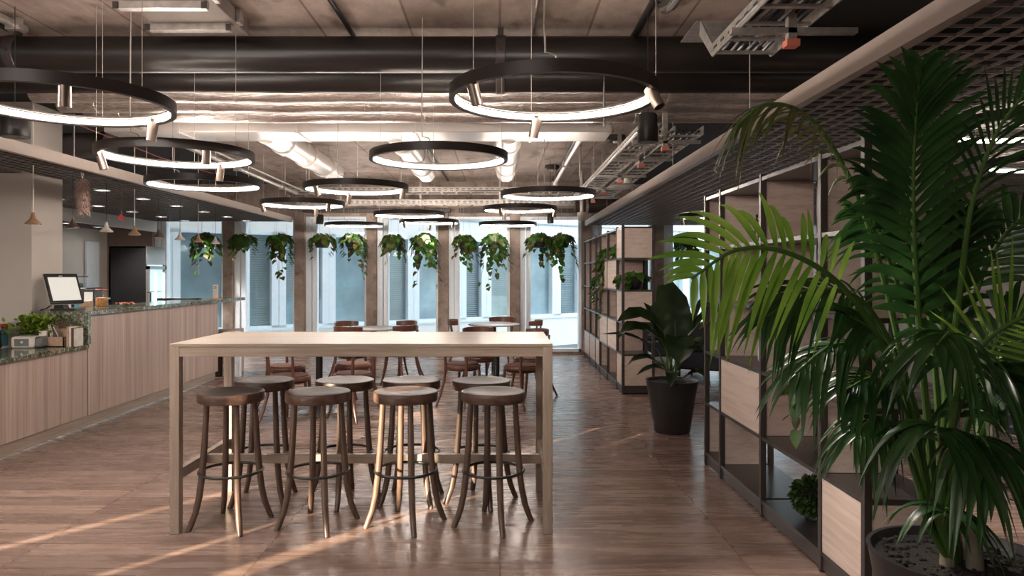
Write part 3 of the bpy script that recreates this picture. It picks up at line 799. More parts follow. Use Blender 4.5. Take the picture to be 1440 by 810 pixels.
# grey unit at the end of the counter
o = thing('end_unit', 'dark unit with a white slatted side standing past the counter end', 'cabinet', (-4.3, 10.75, 0))
MB().box(-.2, .28, -.36, .3, 0, .64).build('body', M['dark_frame'], o, bevel=.004)
m = MB()
m.box(.05,.27,-.40,-.37,.64,.90)
for k in range(6): m.box(.06,.26,-.41,-.40,.655+.04*k,.675+.04*k)
m.build('slatted_panel', M['white'], o)
MB().box(.30,.40,-.3,.3,0,.655).build('side_panel', M['laminate'], o, bevel=.004)
MB().box(.49,.57,-.36,-.28,0,.655).build('white_post', M['white'], o, bevel=.004)
MB().box(.40,.49,-.33,-.30,0,.64).build('infill_panel', M['laminate'], o)
# back counter with the coffee machine
o = thing('back_counter', 'low dark back counter behind the bar', 'counter', (-4.9, 8.9, 0))
MB().box(-.35,.30,-1.3,1.3,0,.9).build('cabinet_body', M['dark_frame'], o)
MB().box(-.36,.32,-1.32,1.32,.9,.94).build('worktop', M['steel'], o, bevel=.003)
o = thing('coffee_machine', 'steel coffee machine with bean hoppers and a small screen behind the counter', 'coffee machine', (-4.78, 8.25, .94))
MB().box(-.27,.02,-.2,.22,0,.37).build('body', M['steel'], o, bevel=.008)
MB().box(-.26,-.03,-.18,.2,.37,.50).build('bean_hopper', M['clear'], o)
tag(MB().box(-4.78-.24,-4.78-.05,8.25-.16,8.25+.18,.94+.373,.94+.43).build('coffee_beans', M['sofa'], bevel=.02), 'dark coffee beans in the hopper of the coffee machine', 'coffee beans', kind='stuff')
MB().box(-.02,.12,-.16,.1,.385,.50).build('bean_hopper', M['clear'], o)
MB().box(-.265,-.02,-.19,.21,.50,.512).build('hopper_lid', M['plastic_black'], o)
MB().box(.02,.16,-.14,.2,.16,.38).build('brew_head', M['plastic_black'], o, bevel=.01)
so = MB().box(.13,.26,-.17,-.15,.20,.36).build('screen_frame', M['plastic_black'], o, bevel=.004)
MB().box(.15,.245,-.173,-.170,.225,.335).build('display', M['screen'], so)
MB().box(.02,.2,-.12,.2,0,.03).box(.16,.19,-.1,-.07,.03,.12).build('drip_tray', M['plastic_grey'], o)
MB().box(-.115,-.08,-.203,-.2,.28,.31).build('badge', M['red'], o)
# fridge
o = thing('display_fridge', 'tall black sided fridge with a glass door lit inside', 'fridge', (-5.93, 11.0, 0))
m = MB().box(0,.56,0,.03,0,1.9).box(0,.56,.57,.6,0,1.9).box(0,.03,0,.6,0,1.9).box(0,.56,0,.6,1.87,1.9).box(0,.56,0,.6,0,.12)
m.build('body', M['fridge_black'], o, bevel=.004)
MB().box(.03,.05,.03,.57,.12,1.87).build('interior_back', M['fridge_glow'], o)
MB().box(.56,.575,0,.6,1.62,1.9).build('top_panel', M['steel'], o, bevel=.003)
do = MB().box(.56,.60,0,.05,.1,1.6).box(.56,.60,.55,.6,.1,1.6).box(.56,.60,0,.6,1.55,1.6).box(.56,.60,0,.6,.1,.16).build('door', M['steel'], o)
MB().box(.575,.582,.05,.55,.16,1.55).build('glass_pane', M['clear'], do)
MB().tube([(.60,-.01,.93),(.64,-.02,.93),(.64,-.02,1.20),(.60,-.01,1.20)], .012, 8).build('handle', M['black_metal'], do)
MB().box(.05,.55,.555,.57,.13,1.86).build('interior_side', M['fridge_glow'], o)  # glowing lining added to brighten the view through the door
sh = MB()
for z in (.5,.85,1.2): sh.box(.05,.54,.03,.57,z,z+.01)
sh.build('shelf', M['steel'], o)
MB().box(.50,.52,.40,.43,.2,1.5).build('lamp_tube', M['led_cool'], o)
# wall poster frame behind the fridge
tag(MB().box(-7.19,-7.15,12.55,12.95,1.0,2.05).build('wall_board', M['white'], bevel=.005), 'pale board on the back wall beside the fridge', 'board')

# ------------------------------------------------------------------ things on the counter
TOPZ = 1.12; LOWZ = .803
# till
o = thing('till_terminal', 'touch screen till tilted on a stand on the raised counter end', 'till', (-4.28, 7.12, TOPZ+.0))
Mx = Matrix.Rotation(R(22), 3, 'X'); Mz = Matrix.Rotation(R(8), 3, 'Z'); My = Matrix.Rotation(R(-12), 3, 'Y')
MM = Matrix.Rotation(R(60), 3, 'Z') @ Matrix.Rotation(R(-24), 3, 'X')
b = MB().obox((0,0,.21), (.32,.022,.32), MM).build('screen_frame', M['plastic_black'], o, bevel=.006)
MB().obox(Vector((0,0,.21)) + MM @ Vector((0,-.0125,-.005)), (.272,.002,.245), MM).build('display', M['screen'], b)
MB().obox(Vector((0,0,.21)) + MM @ Vector((-.01,-.0125,.13)), (.035,.002,.008), MM).build('logo', M['plastic_white'], b)
MB().obox(Vector((0,0,.21)) + MM @ Vector((0,.012,0)), (.325,.008,.325), MM).build('back_shell', M['plastic_white'], b)
MB().box(-.11,.13,-.04,.14,0,.014).add([(-.10,.0,.014),(0,.0,.014),(0,.10,.014),(-.10,.10,.014),(-.09,.03,.16),(-.06,.03,.16),(-.06,.07,.16),(-.09,.07,.16)], [(0,3,2,1),(4,5,6,7),(0,1,5,4),(1,2,6,5),(2,3,7,6),(3,0,4,7)]).build('stand', M['plastic_black'], o)
MB().tube([(-.06,.06,.18),(-.12,.06,.08),(-.17,.0,.015),(-.18,-.06,.008),(-.20,-.10,-.02),(-.205,-.12,-.3)], .007, 8).build('cable', M['plastic_black'], o)
# glass jar, sandwich box, plate
o = thing('jar_stack', 'glass jar of biscuits with a red clip lid on the counter', 'jar', (-4.42, 8.05, TOPZ))
MB().lathe([(0,0),(.062,0),(.066,.01),(.066,.15),(.05,.175),(.045,.18)], 24).build('jar_body', M['clear'], o)
tag(MB().lathe([(0,.004),(.058,.004),(.058,.09),(0,.10)], 20, (-4.42,8.05,TOPZ)).build('biscuits', M['amber']), 'brown biscuits inside the glass jar on the counter', 'biscuits', kind='stuff')
MB().lathe([(0,.20),(.05,.20),(.056,.19),(.05,.18),(0,.18)], 24).build('lid', M['clear'], o)
MB().tube([(.055*math.cos(2*PI*k/24),.055*math.sin(2*PI*k/24),.183) for k in range(24)], .005, 6, closed=True).build('clip', M['pinkcap'], o)
o = thing('cake_box', 'kraft cake box beside the glass jar on the counter', 'box', (-4.47, 7.82, TOPZ))
MB().box(-.05,.06,-.05,.05,0,.06).build('box_body', M['card'], o, bevel=.003)
MB().box(-.045,.055,-.045,.045,.06,.068).build('box_lid', M['paper'], o)
o = thing('blue_carton', 'small blue carton by the coffee machine', 'carton', (-4.47, 7.66, TOPZ))
MB().box(-.016,.016,-.02,.02,0,.075).build('carton', M['blue'], o, bevel=.002)
o = thing('bottle', 'small glass bottle with white cap near the jar', 'bottle', (-4.30, 7.98, TOPZ))
MB().lathe([(0,0),(.04,0),(.042,.01),(.042,.05),(.015,.07),(.012,.08)], 20).build('body', M['clear'], o)
MB().cyl((0,0,0), .014, .08, .095, 12).build('cap', M['plastic_white'], o)
o = thing('plate', 'round plate heaped with wrapped sweets on the counter', 'plate', (-4.16, 8.05, TOPZ))
MB().lathe([(0,0),(.09,0),(.15,.02),(.152,.024),(.09,.008),(0,.008)], 36).build('dish', M['clear'], o)
random.seed(9)
sw = [M['red'], M['paper'], M['amber'], M['pinkcap']]
for k in range(24):
    a = random.uniform(0,2*PI); rr = .10*math.sqrt(random.random())
    tag(MB().ball((-4.16+rr*math.cos(a), 8.05+rr*math.sin(a), TOPZ+.024+.012*random.random()), .016, 8, 5, .7).build('sweet', sw[k%4]), 'small wrapped sweet heaped on the round plate', 'sweet', 'sweets on the plate')
p = P(303, 423, 9.9)
o = thing('card_stand', 'pale wooden stand with a slotted card on the counter near the windows', 'card stand', (p.x, 9.9, TOPZ))
MB().box(-.06,.06,-.04,.04,0,.025).build('base', M['card'], o, bevel=.003)
MB().box(-.035,.035,-.008,.008,.025,.21).build('card', M['paper'], o, bevel=.002)
MB().box(-.02,.02,-.0095,-.008,.16,.17).box(-.02,.02,-.0095,-.008,.18,.19).build('print', M['plastic_grey'], o)
o = thing('bar_ledge', 'dark narrow ledge beyond the counter by the window', 'ledge', (-4.55, 10.3, 1.10))
MB().box(-.3,.30,-.05,.05,0,.035).build('board', M['black_metal'], o, bevel=.003)
MB().tube([(.0,0,0),(.0,0,-1.10)], .018, 10).build('post', M['black_metal'], o)
# lower worktop
o = thing('desk_organiser', 'wooden organiser box on the low granite worktop', 'organiser', (-4.14, 6.74, LOWZ))
MB().box(-.17,.12,-.055,.055,0,.008).box(-.17,.12,-.055,-.045,0,.09).box(-.17,.12,.045,.055,0,.16).box(-.17,-.16,-.055,.055,0,.09).box(.11,.12,-.055,.055,0,.09).box(-.03,-.02,-.05,.05,0,.085).build('box_body', M['card'], o)
MB().box(-.18,.08,.058,.09,0,.20).build('back_tray', M['darkbox'], o, bevel=.003)
MB().box(-.13,-.06,-.02,.0,.01,.145).build('white_card', M['paper'], o)
random.seed(3)
for k in range(9):
    x = random.uniform(0,.08)
    tag(MB().tube([(-4.14+x-.01, 6.74+random.uniform(-.02,.02), LOWZ+.02),(-4.14+x-.06+random.uniform(-.02,.01), 6.74+random.uniform(-.02,.03), LOWZ+.19+random.uniform(-.01,.01))], .0045, 6).build('sugar_stick', M['paper' if k%2 else 'plastic_grey']), 'paper stick leaning in the wooden organiser', 'stick', 'paper sticks in the organiser')
for k, (dx, mt, lb) in enumerate([(.0,'card','brown'), (.028,'paper','cream'), (.055,'darkbox','dark'), (.085,'ceramic','white edged')]):
    tag(MB().box(-4.005+dx*.8, -4.005+dx*.8+.02, 6.70, 6.82, LOWZ, LOWZ+.185-.006*k).build('leaflet_block', M[mt], bevel=.001), '%s upright leaflet block right of the wooden organiser' % lb, 'leaflets', 'leaflets by the organiser')
o = thing('label_printer', 'rounded off-white and grey label printer on the low worktop', 'printer', (-4.32, 6.62, LOWZ), R(6))
MB().box(-.10,.10,-.08,.08,0,.105).build('body', M['plastic_white'], o, bevel=.022)
MB().box(-.065,.06,-.0815,-.079,.02,.085).build('front_panel', M['plastic_grey'], o, bevel=.004)
MB().box(.09,.16,-.06,.08,.005,.10).build('side_housing', M['plastic_grey'], o, bevel=.02)
MB().lathe([(0,-.001),(.012,-.001),(.012,.001),(0,.001)], 20, (.0,-.083,.055), Matrix.Rotation(PI/2,3,'X')).build('emblem', M['steel'], o)
o = thing('card_reader', 'black rounded scanner with a red light on the low worktop', 'scanner', (-4.56, 6.55, LOWZ))
MB().lathe([(0,0),(.05,0),(.055,.02),(.05,.10),(.054,.13),(.042,.165),(0,.17)], 28).build('body', M['plastic_black'], o)
MB().ball((.005,-.045,.15), .012, 10, 6).build('red_light', emit('red_light', (.9,.05,.08), 3), o)
MB().box(-.03,.03,-.056,-.048,.05,.10).build('window', M['plastic_grey'], o, bevel=.003)
o = thing('snack_carton', 'red white and blue snack carton at the left edge of the low worktop', 'carton', (-4.70, 6.78, LOWZ))
MB().box(-.07,.07,-.05,.05,0,.11).build('lower_half', M['blue'], o)
MB().box(-.07,.07,-.05,.05,.11,.17).build('upper_half', M['blue'], o)
MB().box(-.071,.071,-.051,.051,.165,.205).build('red_band', M['red'], o)
# lime plant in a box
def leaf_patch(m, c, d, up, ln, wd, fold=.25, droop=.15, seg=3):
    "one pointed leaf from c along d"
    d = d.normalized(); s = d.cross(up)
    if s.length < 1e-4: s = d.orthogonal()
    s.normalize(); nrm = s.cross(d).normalized()
    prof = [.0,.85,1.0,.62,.0] if seg == 4 else [.15,1.0,.75,0]
    vs = []; fs = []
    n = len(prof)
    for i, wv in enumerate(prof):
        t = i/(n-1)
        ctr = c + d*ln*t - Vector((0,0,1))*droop*ln*t*t
        w = wd*.5*wv
        vs += [ctr - s*w + nrm*fold*w, ctr, ctr + s*w + nrm*fold*w]
    for i in range(n-1):
        a = i*3
        fs += [(a,a+1,a+4,a+3),(a+1,a+2,a+5,a+4)]
    m.add(vs, fs)
def heart_leaf(m, c, d, nrm, ln):
    d = d.normalized(); s = d.cross(nrm).normalized(); nn = s.cross(d).normalized()
    pts = [(-.02,.0,0),(-.14,.22,.05),(-.02,.42,.10),(.25,.46,.08),(.6,.30,.03),(1.0,0,-.08)]
    mid = [(0,0),(.25,-.03),(.6,-.03)]
    vs = []
    ctr = [c + d*ln*a + nn*ln*b for a, b in ((0,0),(.25,-.02),(.6,-.03),(1,-.1))]
    L_ = [c + d*ln*a + s*ln*w*.95 + nn*ln*z for a, w, z in pts[1:5]]
    R_ = [c + d*ln*a - s*ln*w*.95 + nn*ln*z for a, w, z in pts[1:5]]
    vs = ctr + L_ + R_   # ctr 0-3, L 4-7, R 8-11
    fs = [(0,4,5),(0,5,6,1),(1,6,7,2),(2,7,3),(0,9,8),(0,1,10,9),(1,2,11,10),(2,3,11)]
    m.add(vs, fs)
o = thing('herb_planter', 'box of lime green leafy plant on the low worktop', 'plant', (-4.36, 6.80, LOWZ))
MB().box(-.18,.16,-.06,.06,0,.11).build('box', M['plastic_grey'], o, bevel=.004)
random.seed(11); m = MB()
for k in range(420):
    c = Vector((random.gauss(-.01,.095), random.gauss(-.01,.05), .09+random.random()*.17))
    d = Vector((random.uniform(-1,1), random.uniform(-1,.6), random.uniform(-.1,.9)))
    leaf_patch(m, c, d, Vector((0,0,1)), random.uniform(.05,.085), .034)
m.build('foliage', M['lime'], o)

# ------------------------------------------------------------------ pendants over the bar
ys_ = [6.45, 7.05, 7.65, 8.24, 8.82, 9.41, 9.98, 10.58]
kinds = ['wood_lamp','bronze_spot','concrete_lamp','wood_lamp','bronze_spot','concrete_lamp','wood_lamp','concrete_lamp']
cords = [1,0,0,1,0,0,1,0]
nm = {'wood_lamp':'turned wood','bronze_spot':'bronze','concrete_lamp':'pale concrete'}
for i, y in enumerate(ys_):
    o = thing('pendant_lamp', 'small %s horn shaped pendant over the counter, number %d from the camera' % (nm[kinds[i]], i+1), 'pendant lamp', (-4.15, y, H+.448), 0, 'pendants over the counter')
    MB().lathe([(.0,.004),(.058,.004),(.066,0),(.064,.012),(.045,.028),(.026,.05),(.016,.08),(.012,.105),(0,.107)], 32).build('lamp_shade', M[kinds[i]], o, ang=60)
    MB().lathe([(0,-.002),(.05,-.002),(.05,.003),(0,.003)], 24).build('bulb', M['plastic_white'], o)
    MB().tube([(0,0,.10),(0,0,ZC-.05-H-.448)], .005 if cords[i] else .003, 8).build('cord', M['paper'] if cords[i] else M['black_metal'], o)
# feather bunch and red tag hanging from the grid
p = P(116, 270, 6.9)
o = thing('feather_bunch', 'bunch of dusty pink dried plumes hanging under the bar grid', 'decoration', (p.x, 6.9, p.z))
random.seed(4); m = MB()
for k in range(520):
    t = random.random(); a = random.uniform(0,2*PI)
    c = Vector((.032*math.cos(a)+.012*t, .032*math.sin(a), .13-.33*t))
    leaf_patch(m, c, Vector((math.cos(a)*.8, math.sin(a)*.8, -1.0+random.uniform(-.2,.7))), Vector((0,0,1)), random.uniform(.045,.075)*(1-.3*t), .010, seg=3)
m.build('plumes', M['feather'], o)
m = MB()
for k in range(22):
    a = random.uniform(0,2*PI); m.tube([(0,0,.12),(.025*math.cos(a), .025*math.sin(a), .23)], .002, 5)
m.tube([(0,0,.12),(0,0,.31)], .003, 6)
m.build('stalks', M['steel'], o)
p = P(171, 306, 7.9)
o = thing('red_tag', 'red square tag hanging under the bar grid', 'tag', (p.x, 7.9, p.z))
Mt = Matrix.Rotation(R(30),3,'Y') @ Matrix.Rotation(R(20),3,'Z')
MB().obox((0,0,0), (.055,.012,.055), Mt).build('tag_plate', M['red'], o)
MB().tube([(0,0,.03),(0,0,ZL-p.z+.02)], .0012, 5).build('thread', M['wire'], o)
# ------------------------------------------------------------------ shelving units
LEV = [.105, .49, .885, 1.28, 1.675, 2.06]
def shelving(label, x0, x1, ys, fills, endfill):
    "ys from far to near; fills[bay][level] F closed box, B back board, O open; endfill the near end"
    o = thing('shelving_unit', label, 'shelving', (x0, ys[-1], 0)); D = x1-x0; Y0 = ys[-1]
    yy = [y-Y0 for y in ys]
    pw = .017
    for y in yy:
        for x in (pw, D-pw):
            po = MB().box(x-pw, x+pw, y-pw, y+pw, .012, 2.08).build('post', M['dark_frame'], o, bevel=.002)
            MB().cyl((x,y,0), .016, 0, .012, 12).build('foot', M['black_metal'], po)
    for b in range(len(yy)-1):
        ya, yb = yy[b+1]+pw, yy[b]-pw
        for z in LEV:
            MB().box(.004, D-.004, ya, yb, z-.022, z).build('shelf_board', M['dark_shelf'], o)
        MB().box(.012, .03, ya, yb, .014, LEV[0]-.022).build('plinth', M['dark_frame'], o)
        MB().box(D-.03, D-.012, ya, yb, .014, LEV[0]-.022).build('plinth', M['dark_frame'], o)
        for j, c in enumerate(fills[b]):
            z0, z1 = LEV[j]+.001, LEV[j+1]-.023
            if c == 'F':
                MB().box(.006, .024, ya+.003, yb-.003, z0, z1).build('front_panel', M['shelfwood'], o)
                MB().box(D-.024, D-.006, ya+.003, yb-.003, z0, z1).build('back_panel', M['shelfwood'], o)
            elif c in 'sd':
                MB().box(.01, D*.84, yy[b]-.008, yy[b]+.008, z0, z1).build('side_panel', M['shelfwood' if c == 's' else 'shelfwood_dark'], o)
    for j, c in enumerate(endfill):
        z0, z1 = LEV[j]+.001, LEV[j+1]-.023
        if c == 'F': MB().box(2*pw, D-2*pw, -.012, .006, z0, z1).build('end_panel', M['shelfwood'], o)
    for z in LEV:
        MB().box(2*pw, D-2*pw, -.014, .014, z-.022, z).build('end_rail', M['dark_frame'], o)
        MB().box(2*pw, D-2*pw, yy[0]-.014, yy[0]+.014, z-.022, z).build('end_rail', M['dark_frame'], o)
    MB().box(2*pw, D-2*pw, -.006, .006, .014, LEV[0]-.022).build('plinth', M['dark_frame'], o)
    return o
shelving('black framed shelving unit with pale oak boxes beside the palm', 1.58, 1.965, [5.60,5.22,4.41,3.59,3.16],
         ['sOsOd','sFsss','Odssd','Fssss'], 'FOOFF')
shelving('black framed shelving unit with oak boxes close to the windows', 1.495, 1.90, [12.9,12.13,11.39,10.93,10.13,9.33,8.91],
         ['Fdddd','FdddO','FdOdO','dFdFd','dFdFd','FdFdF'], 'FOFOF')
# ------------------------------------------------------------------ pothos
def pothos(name, label, c, rp, hang, n_tr, seed, group=None, cords=True, dome=.10, spread=1.0, leaf=.094, potmat='darkpot', cat='hanging plant', one_side=None, ztop=None, bowl=False):
    rnd = random.Random(seed)
    o = thing(name, label, cat, c, 0, group)
    ph = rp*.95
    if bowl: MB().lathe([(0,0),(rp*.55,0),(rp*.85,ph*.35),(rp,ph*.85),(rp*1.0,ph),(rp*.93,ph),(rp*.85,ph*.8),(0,ph*.8)], 28).build('pot', M[potmat], o)
    else: MB().lathe([(0,0),(rp*.72,0),(rp*.92,ph*.4),(rp,ph),(rp*.92,ph),(rp*.85,ph*.85),(0,ph*.85)], 28).build('pot', M[potmat], o)
    new = MB(); old = MB(); st = MB()
    def put(p, out):
        d = Vector((out.x*.7+rnd.uniform(-.45,.45), out.y*.7+rnd.uniform(-.45,.45), rnd.uniform(-1.1,-.25)))
        nrm = Vector((out.x, out.y, .6)) + Vector((rnd.uniform(-.4,.4), rnd.uniform(-.4,.4), 0))
        heart_leaf(new if rnd.random() > .33 else old, p, d, nrm, leaf*rnd.uniform(.7,1.25))
    for k in range(int(85*spread)):
        a = rnd.uniform(0,2*PI); rr = rp*1.55*math.sqrt(rnd.random())
        out = Vector((math.cos(a), math.sin(a), 0))
        p = Vector((rr*math.cos(a), rr*math.sin(a), ph*.9 + dome*(1-(rr/(rp*1.45))**2) + rnd.uniform(0,.05)))
        put(p, out)
    for t in range(n_tr):
        a = rnd.uniform(0, 2*PI) if one_side is None else one_side + rnd.uniform(-.9,.9)
        out = Vector((math.cos(a), math.sin(a), 0))
        ln = hang * (rnd.uniform(.25,.75) if t > 1 else rnd.uniform(.85,1.0))
        x = out*rp*1.0; pts = [Vector((x.x*.6,x.y*.6,ph*.9)), Vector((x.x*1.1, x.y*1.1, ph+.03))]
        drift = Vector((rnd.uniform(-.12,.12), rnd.uniform(-.06,.06), 0))
        ns = max(4, int(ln/.05))
        for q in range(1, ns+1):
            u = q/ns
            p = Vector((x.x*1.4, x.y*1.4, ph+.02-ln*u)) + drift*u*(ln*2) + Vector((rnd.uniform(-.012,.012), rnd.uniform(-.012,.012), 0))
            pts.append(p)
        st.tube(pts, .0025, 5)
        for q in range(1, len(pts)):
            u = q/len(pts)
            for z in range(2 if u < .55 else 1):
                if rnd.random() < (1.0 if u < .6 else .62):
                    put(pts[q] + Vector((rnd.uniform(-.03,.03), rnd.uniform(-.03,.03), rnd.uniform(-.02,.02))), out)
    new.build('foliage', M['pothos'], o); old.build('old_leaves', M['pothos_old'], o); st.build('vines', M['stem'], o)
    if cords:
        zt = (ztop or ZC) - c[2]
        cm = MB()
        for k in range(3):
            a = 2*PI*k/3 + .4
            cm.tube([(rp*math.cos(a), rp*math.sin(a), ph), (rp*.5*math.cos(a), 0, zt)], .0018, 5)
        cm.build('cords', M['wire'], o)
    return o
hp = [(289,.55,1.25,9,'hanging pothos seen behind the end of the bar counter, leftmost at the windows'),
      (341,.34,1.0,6,'hanging pothos before the first wide window next to the left column'),
      (393,.62,1.0,7,'long hanging pothos left of the second column'),
      (453,.30,1.0,5,'short hanging pothos right of the second column'),
      (496,.58,1.0,7,'long narrow hanging pothos left of the third column'),
      (552,.40,.8,5,'small hanging pothos right of the third column'),
      (597,.78,1.2,9,'widest hanging pothos left of the fourth column'),
      (653,.48,.9,6,'hanging pothos right of the fourth column'),
      (695,.80,1.0,7,'long hanging pothos left of the fifth column, trailing lowest'),
      (758,.46,1.0,7,'hanging pothos right of the fifth column, left of a touching pair'),
      (790,.72,1.1,8,'hanging pothos right of the fifth column, right of a touching pair'),
      (965,.38,1.1,6,'hanging pothos right of the far shelving unit')]
for i, (px, hang, sp, nt_, lb) in enumerate(hp):
    hang *= 1.15
    p = P(px, 347, 12.9)
    pothos('hanging_pothos', lb, (p.x, 12.9, p.z-.02), .14 if sp >= 1 else .12, hang, nt_+5, 100+i, 'pothos hanging along the windows', spread=sp)
pothos('potted_pothos', 'pothos trailing down the front of the far shelving, nearest the windows', (1.66, 11.75, 1.281), .10, .55, 8, 40, None, False, .05, .7, .08, cat='plant', one_side=PI)
pothos('potted_pothos', 'long pothos trailing from the upper board of the far shelving', (1.64, 10.55, 1.676), .11, 1.0, 11, 41, None, False, .06, .9, .085, cat='plant', one_side=PI)
pothos('potted_pothos', 'dark bowl of pothos on the upper board of the far shelving', (1.66, 9.75, 1.676), .11, .12, 4, 42, None, False, .07, .9, .08, cat='plant', one_side=PI, bowl=True)
pothos('bowl_planter', 'round dark bowl planter in the open cell at the shelving end', (1.655, 9.08, 1.281), .145, .10, 4, 43, None, False, .05, .9, .075, cat='plant', bowl=True)
pothos('potted_pothos', 'pothos in the narrow far cell of the near shelving', (1.76, 5.42, 1.281), .09, .35, 7, 44, None, False, .09, .9, .08, cat='plant')
pothos('potted_pothos', 'sparse vine hanging from a middle board of the near shelving', (1.74, 4.02, .886), .07, .36, 5, 45, None, False, .05, .35, .085, cat='plant', one_side=PI, potmat='ceramic')
# small things on the near shelving
o = thing('figurine', 'small black standing figurine on the upper board of the near shelving', 'figurine', (1.70, 4.80, 1.676))
MB().cyl((0,0,0), .03, 0, .012, 16).build('base', M['fig'], o)
m = MB()
m.tube([(-.012,0,.01),(-.012,0,.08),(-.004,0,.11),(0,0,.15),(0,0,.165)], [.005,.006,.009,.011,.005], 8)
m.tube([(.014,.004,.01),(.010,0,.08),(.002,0,.11)], [.005,.006,.008], 8)
m.tube([(0,0,.152),(-.022,0,.13),(-.026,-.01,.10)], [.004,.004,.003], 6)
m.tube([(0,0,.152),(.022,0,.14),(.012,-.01,.175)], [.004,.004,.003], 6)
m.ball((0,0,.18), .011, 10, 6, 1.2); m.build('figure', M['fig'], o)
o = thing('face_vase', 'white ceramic pot with a spiky plant on the near shelving', 'vase', (1.74, 4.72, .886))
MB().lathe([(0,0),(.045,0),(.058,.03),(.060,.08),(.052,.13),(.055,.15),(.048,.15),(.045,.13),(0,.12)], 28).build('pot', M['ceramic'], o)
MB().ball((-.055,-.015,.085), .010, 8, 5, 1.8).build('nose', M['ceramic'], o)
m = MB(); random.seed(6)
for k in range(26):
    a = random.uniform(0,2*PI)
    leaf_patch(m, Vector((.02*math.cos(a), .02*math.sin(a), .13)), Vector((math.cos(a)*.5, math.sin(a)*.5, random.uniform(.5,1.2))), Vector((0,0,1)), random.uniform(.10,.2), .016, droop=.4, seg=4)
m.build('foliage', M['palm'], o)
for k, (y, s) in enumerate([(3.93,1.0),(3.80,.85)]):
    o = thing('glass_jar', ['tall glass jar of moss on the near shelving','smaller glass jar of moss on the near shelving'][k], 'jar', (1.70, y, .886))
    MB().lathe([(0,0),(.045*s,0),(.05*s,.02),(.045*s,.09*s),(.018*s,.13*s),(.018*s,.19*s),(.022*s,.2*s)], 24).build('jar_body', M['clear'], o)
    tag(MB().lathe([(0,.003),(.040*s,.003),(.042*s,.05*s),(0,.06*s)], 16, (1.70,y,.886)).build('moss', M['pothos_old']), ['moss in the tall glass jar on the near shelving','moss in the smaller glass jar on the near shelving'][k], 'moss', kind='stuff')
o = thing('topiary_ball', 'round green topiary ball on the bottom board of the near shelving', 'topiary', (1.745, 4.06, .106))
random.seed(8); m = MB()
for k in range(620):
    z = random.uniform(-1,1); a = random.uniform(0,2*PI); q = math.sqrt(1-z*z)
    d = Vector((q*math.cos(a), q*math.sin(a), z))
    leaf_patch(m, Vector((0,0,.125)) + d*random.uniform(.075,.10), d + Vector((random.uniform(-.6,.6), random.uniform(-.6,.6), random.uniform(-.6,.6))), Vector((random.uniform(-1,1), random.uniform(-1,1), 1)), .036, .026)
m.build('leaves', M['box'], o)
MB().ball((0,0,.115), .085, 20, 12).build('core', M['soil'], o)

# ------------------------------------------------------------------ broad leaved plant in the charcoal planter
def blade(m, pts, wd, prof=(.0,.45,.85,1.0,.92,.62,.0), fold=.25, wave=.0, rnd=None, across=Vector((1,0,0))):
    pts = [Vector(p) for p in pts]
    n = len(prof)
    # resample the midrib
    seg = [0]
    for a, b in zip(pts[:-1], pts[1:]): seg.append(seg[-1] + (b-a).length)
    def at(u):
        d = u*seg[-1]
        for k in range(len(pts)-1):
            if d <= seg[k+1] or k == len(pts)-2:
                t = (d-seg[k])/(seg[k+1]-seg[k]); return pts[k].lerp(pts[k+1], t)
    vs = []; fs = []
    for i in range(n):
        u = i/(n-1); c = at(u)
        T = (at(min(1,u+.02)) - at(max(0,u-.02))).normalized()
        S = across - T*across.dot(T); S.normalize(); N = S.cross(T)
        if N.z < 0: N = -N
        w = wd*.5*prof[i]
        vs += [c - S*w + N*fold*w + N*(wave*math.sin(i*2.1)*wd), c - S*w*.5 + N*fold*w*.45, c, c + S*w*.5 + N*fold*w*.45, c + S*w + N*fold*w - N*(wave*math.sin(i*1.7)*wd)]
    for i in range(n-1):
        for q in range(4): fs.append((i*5+q, i*5+q+1, (i+1)*5+q+1, (i+1)*5+q))
    m.add(vs, fs)
pc = Vector((1.61, 6.79, 0))
o = thing('broad_leaf_plant', 'dark broad leaved plant in a tall charcoal planter by the shelving', 'plant', pc)
MB().lathe([(0,0),(.155,0),(.165,.01),(.238,.47),(.243,.485),(.232,.485),(.222,.46),(0,.455)], 56).build('planter', M['darkpot'], o, ang=50)
MB().lathe([(0,.462),(.221,.456)], 32).build('soil', M['soil'], o)
def local(px, py, Y, c): return P(px, py, Y) - c
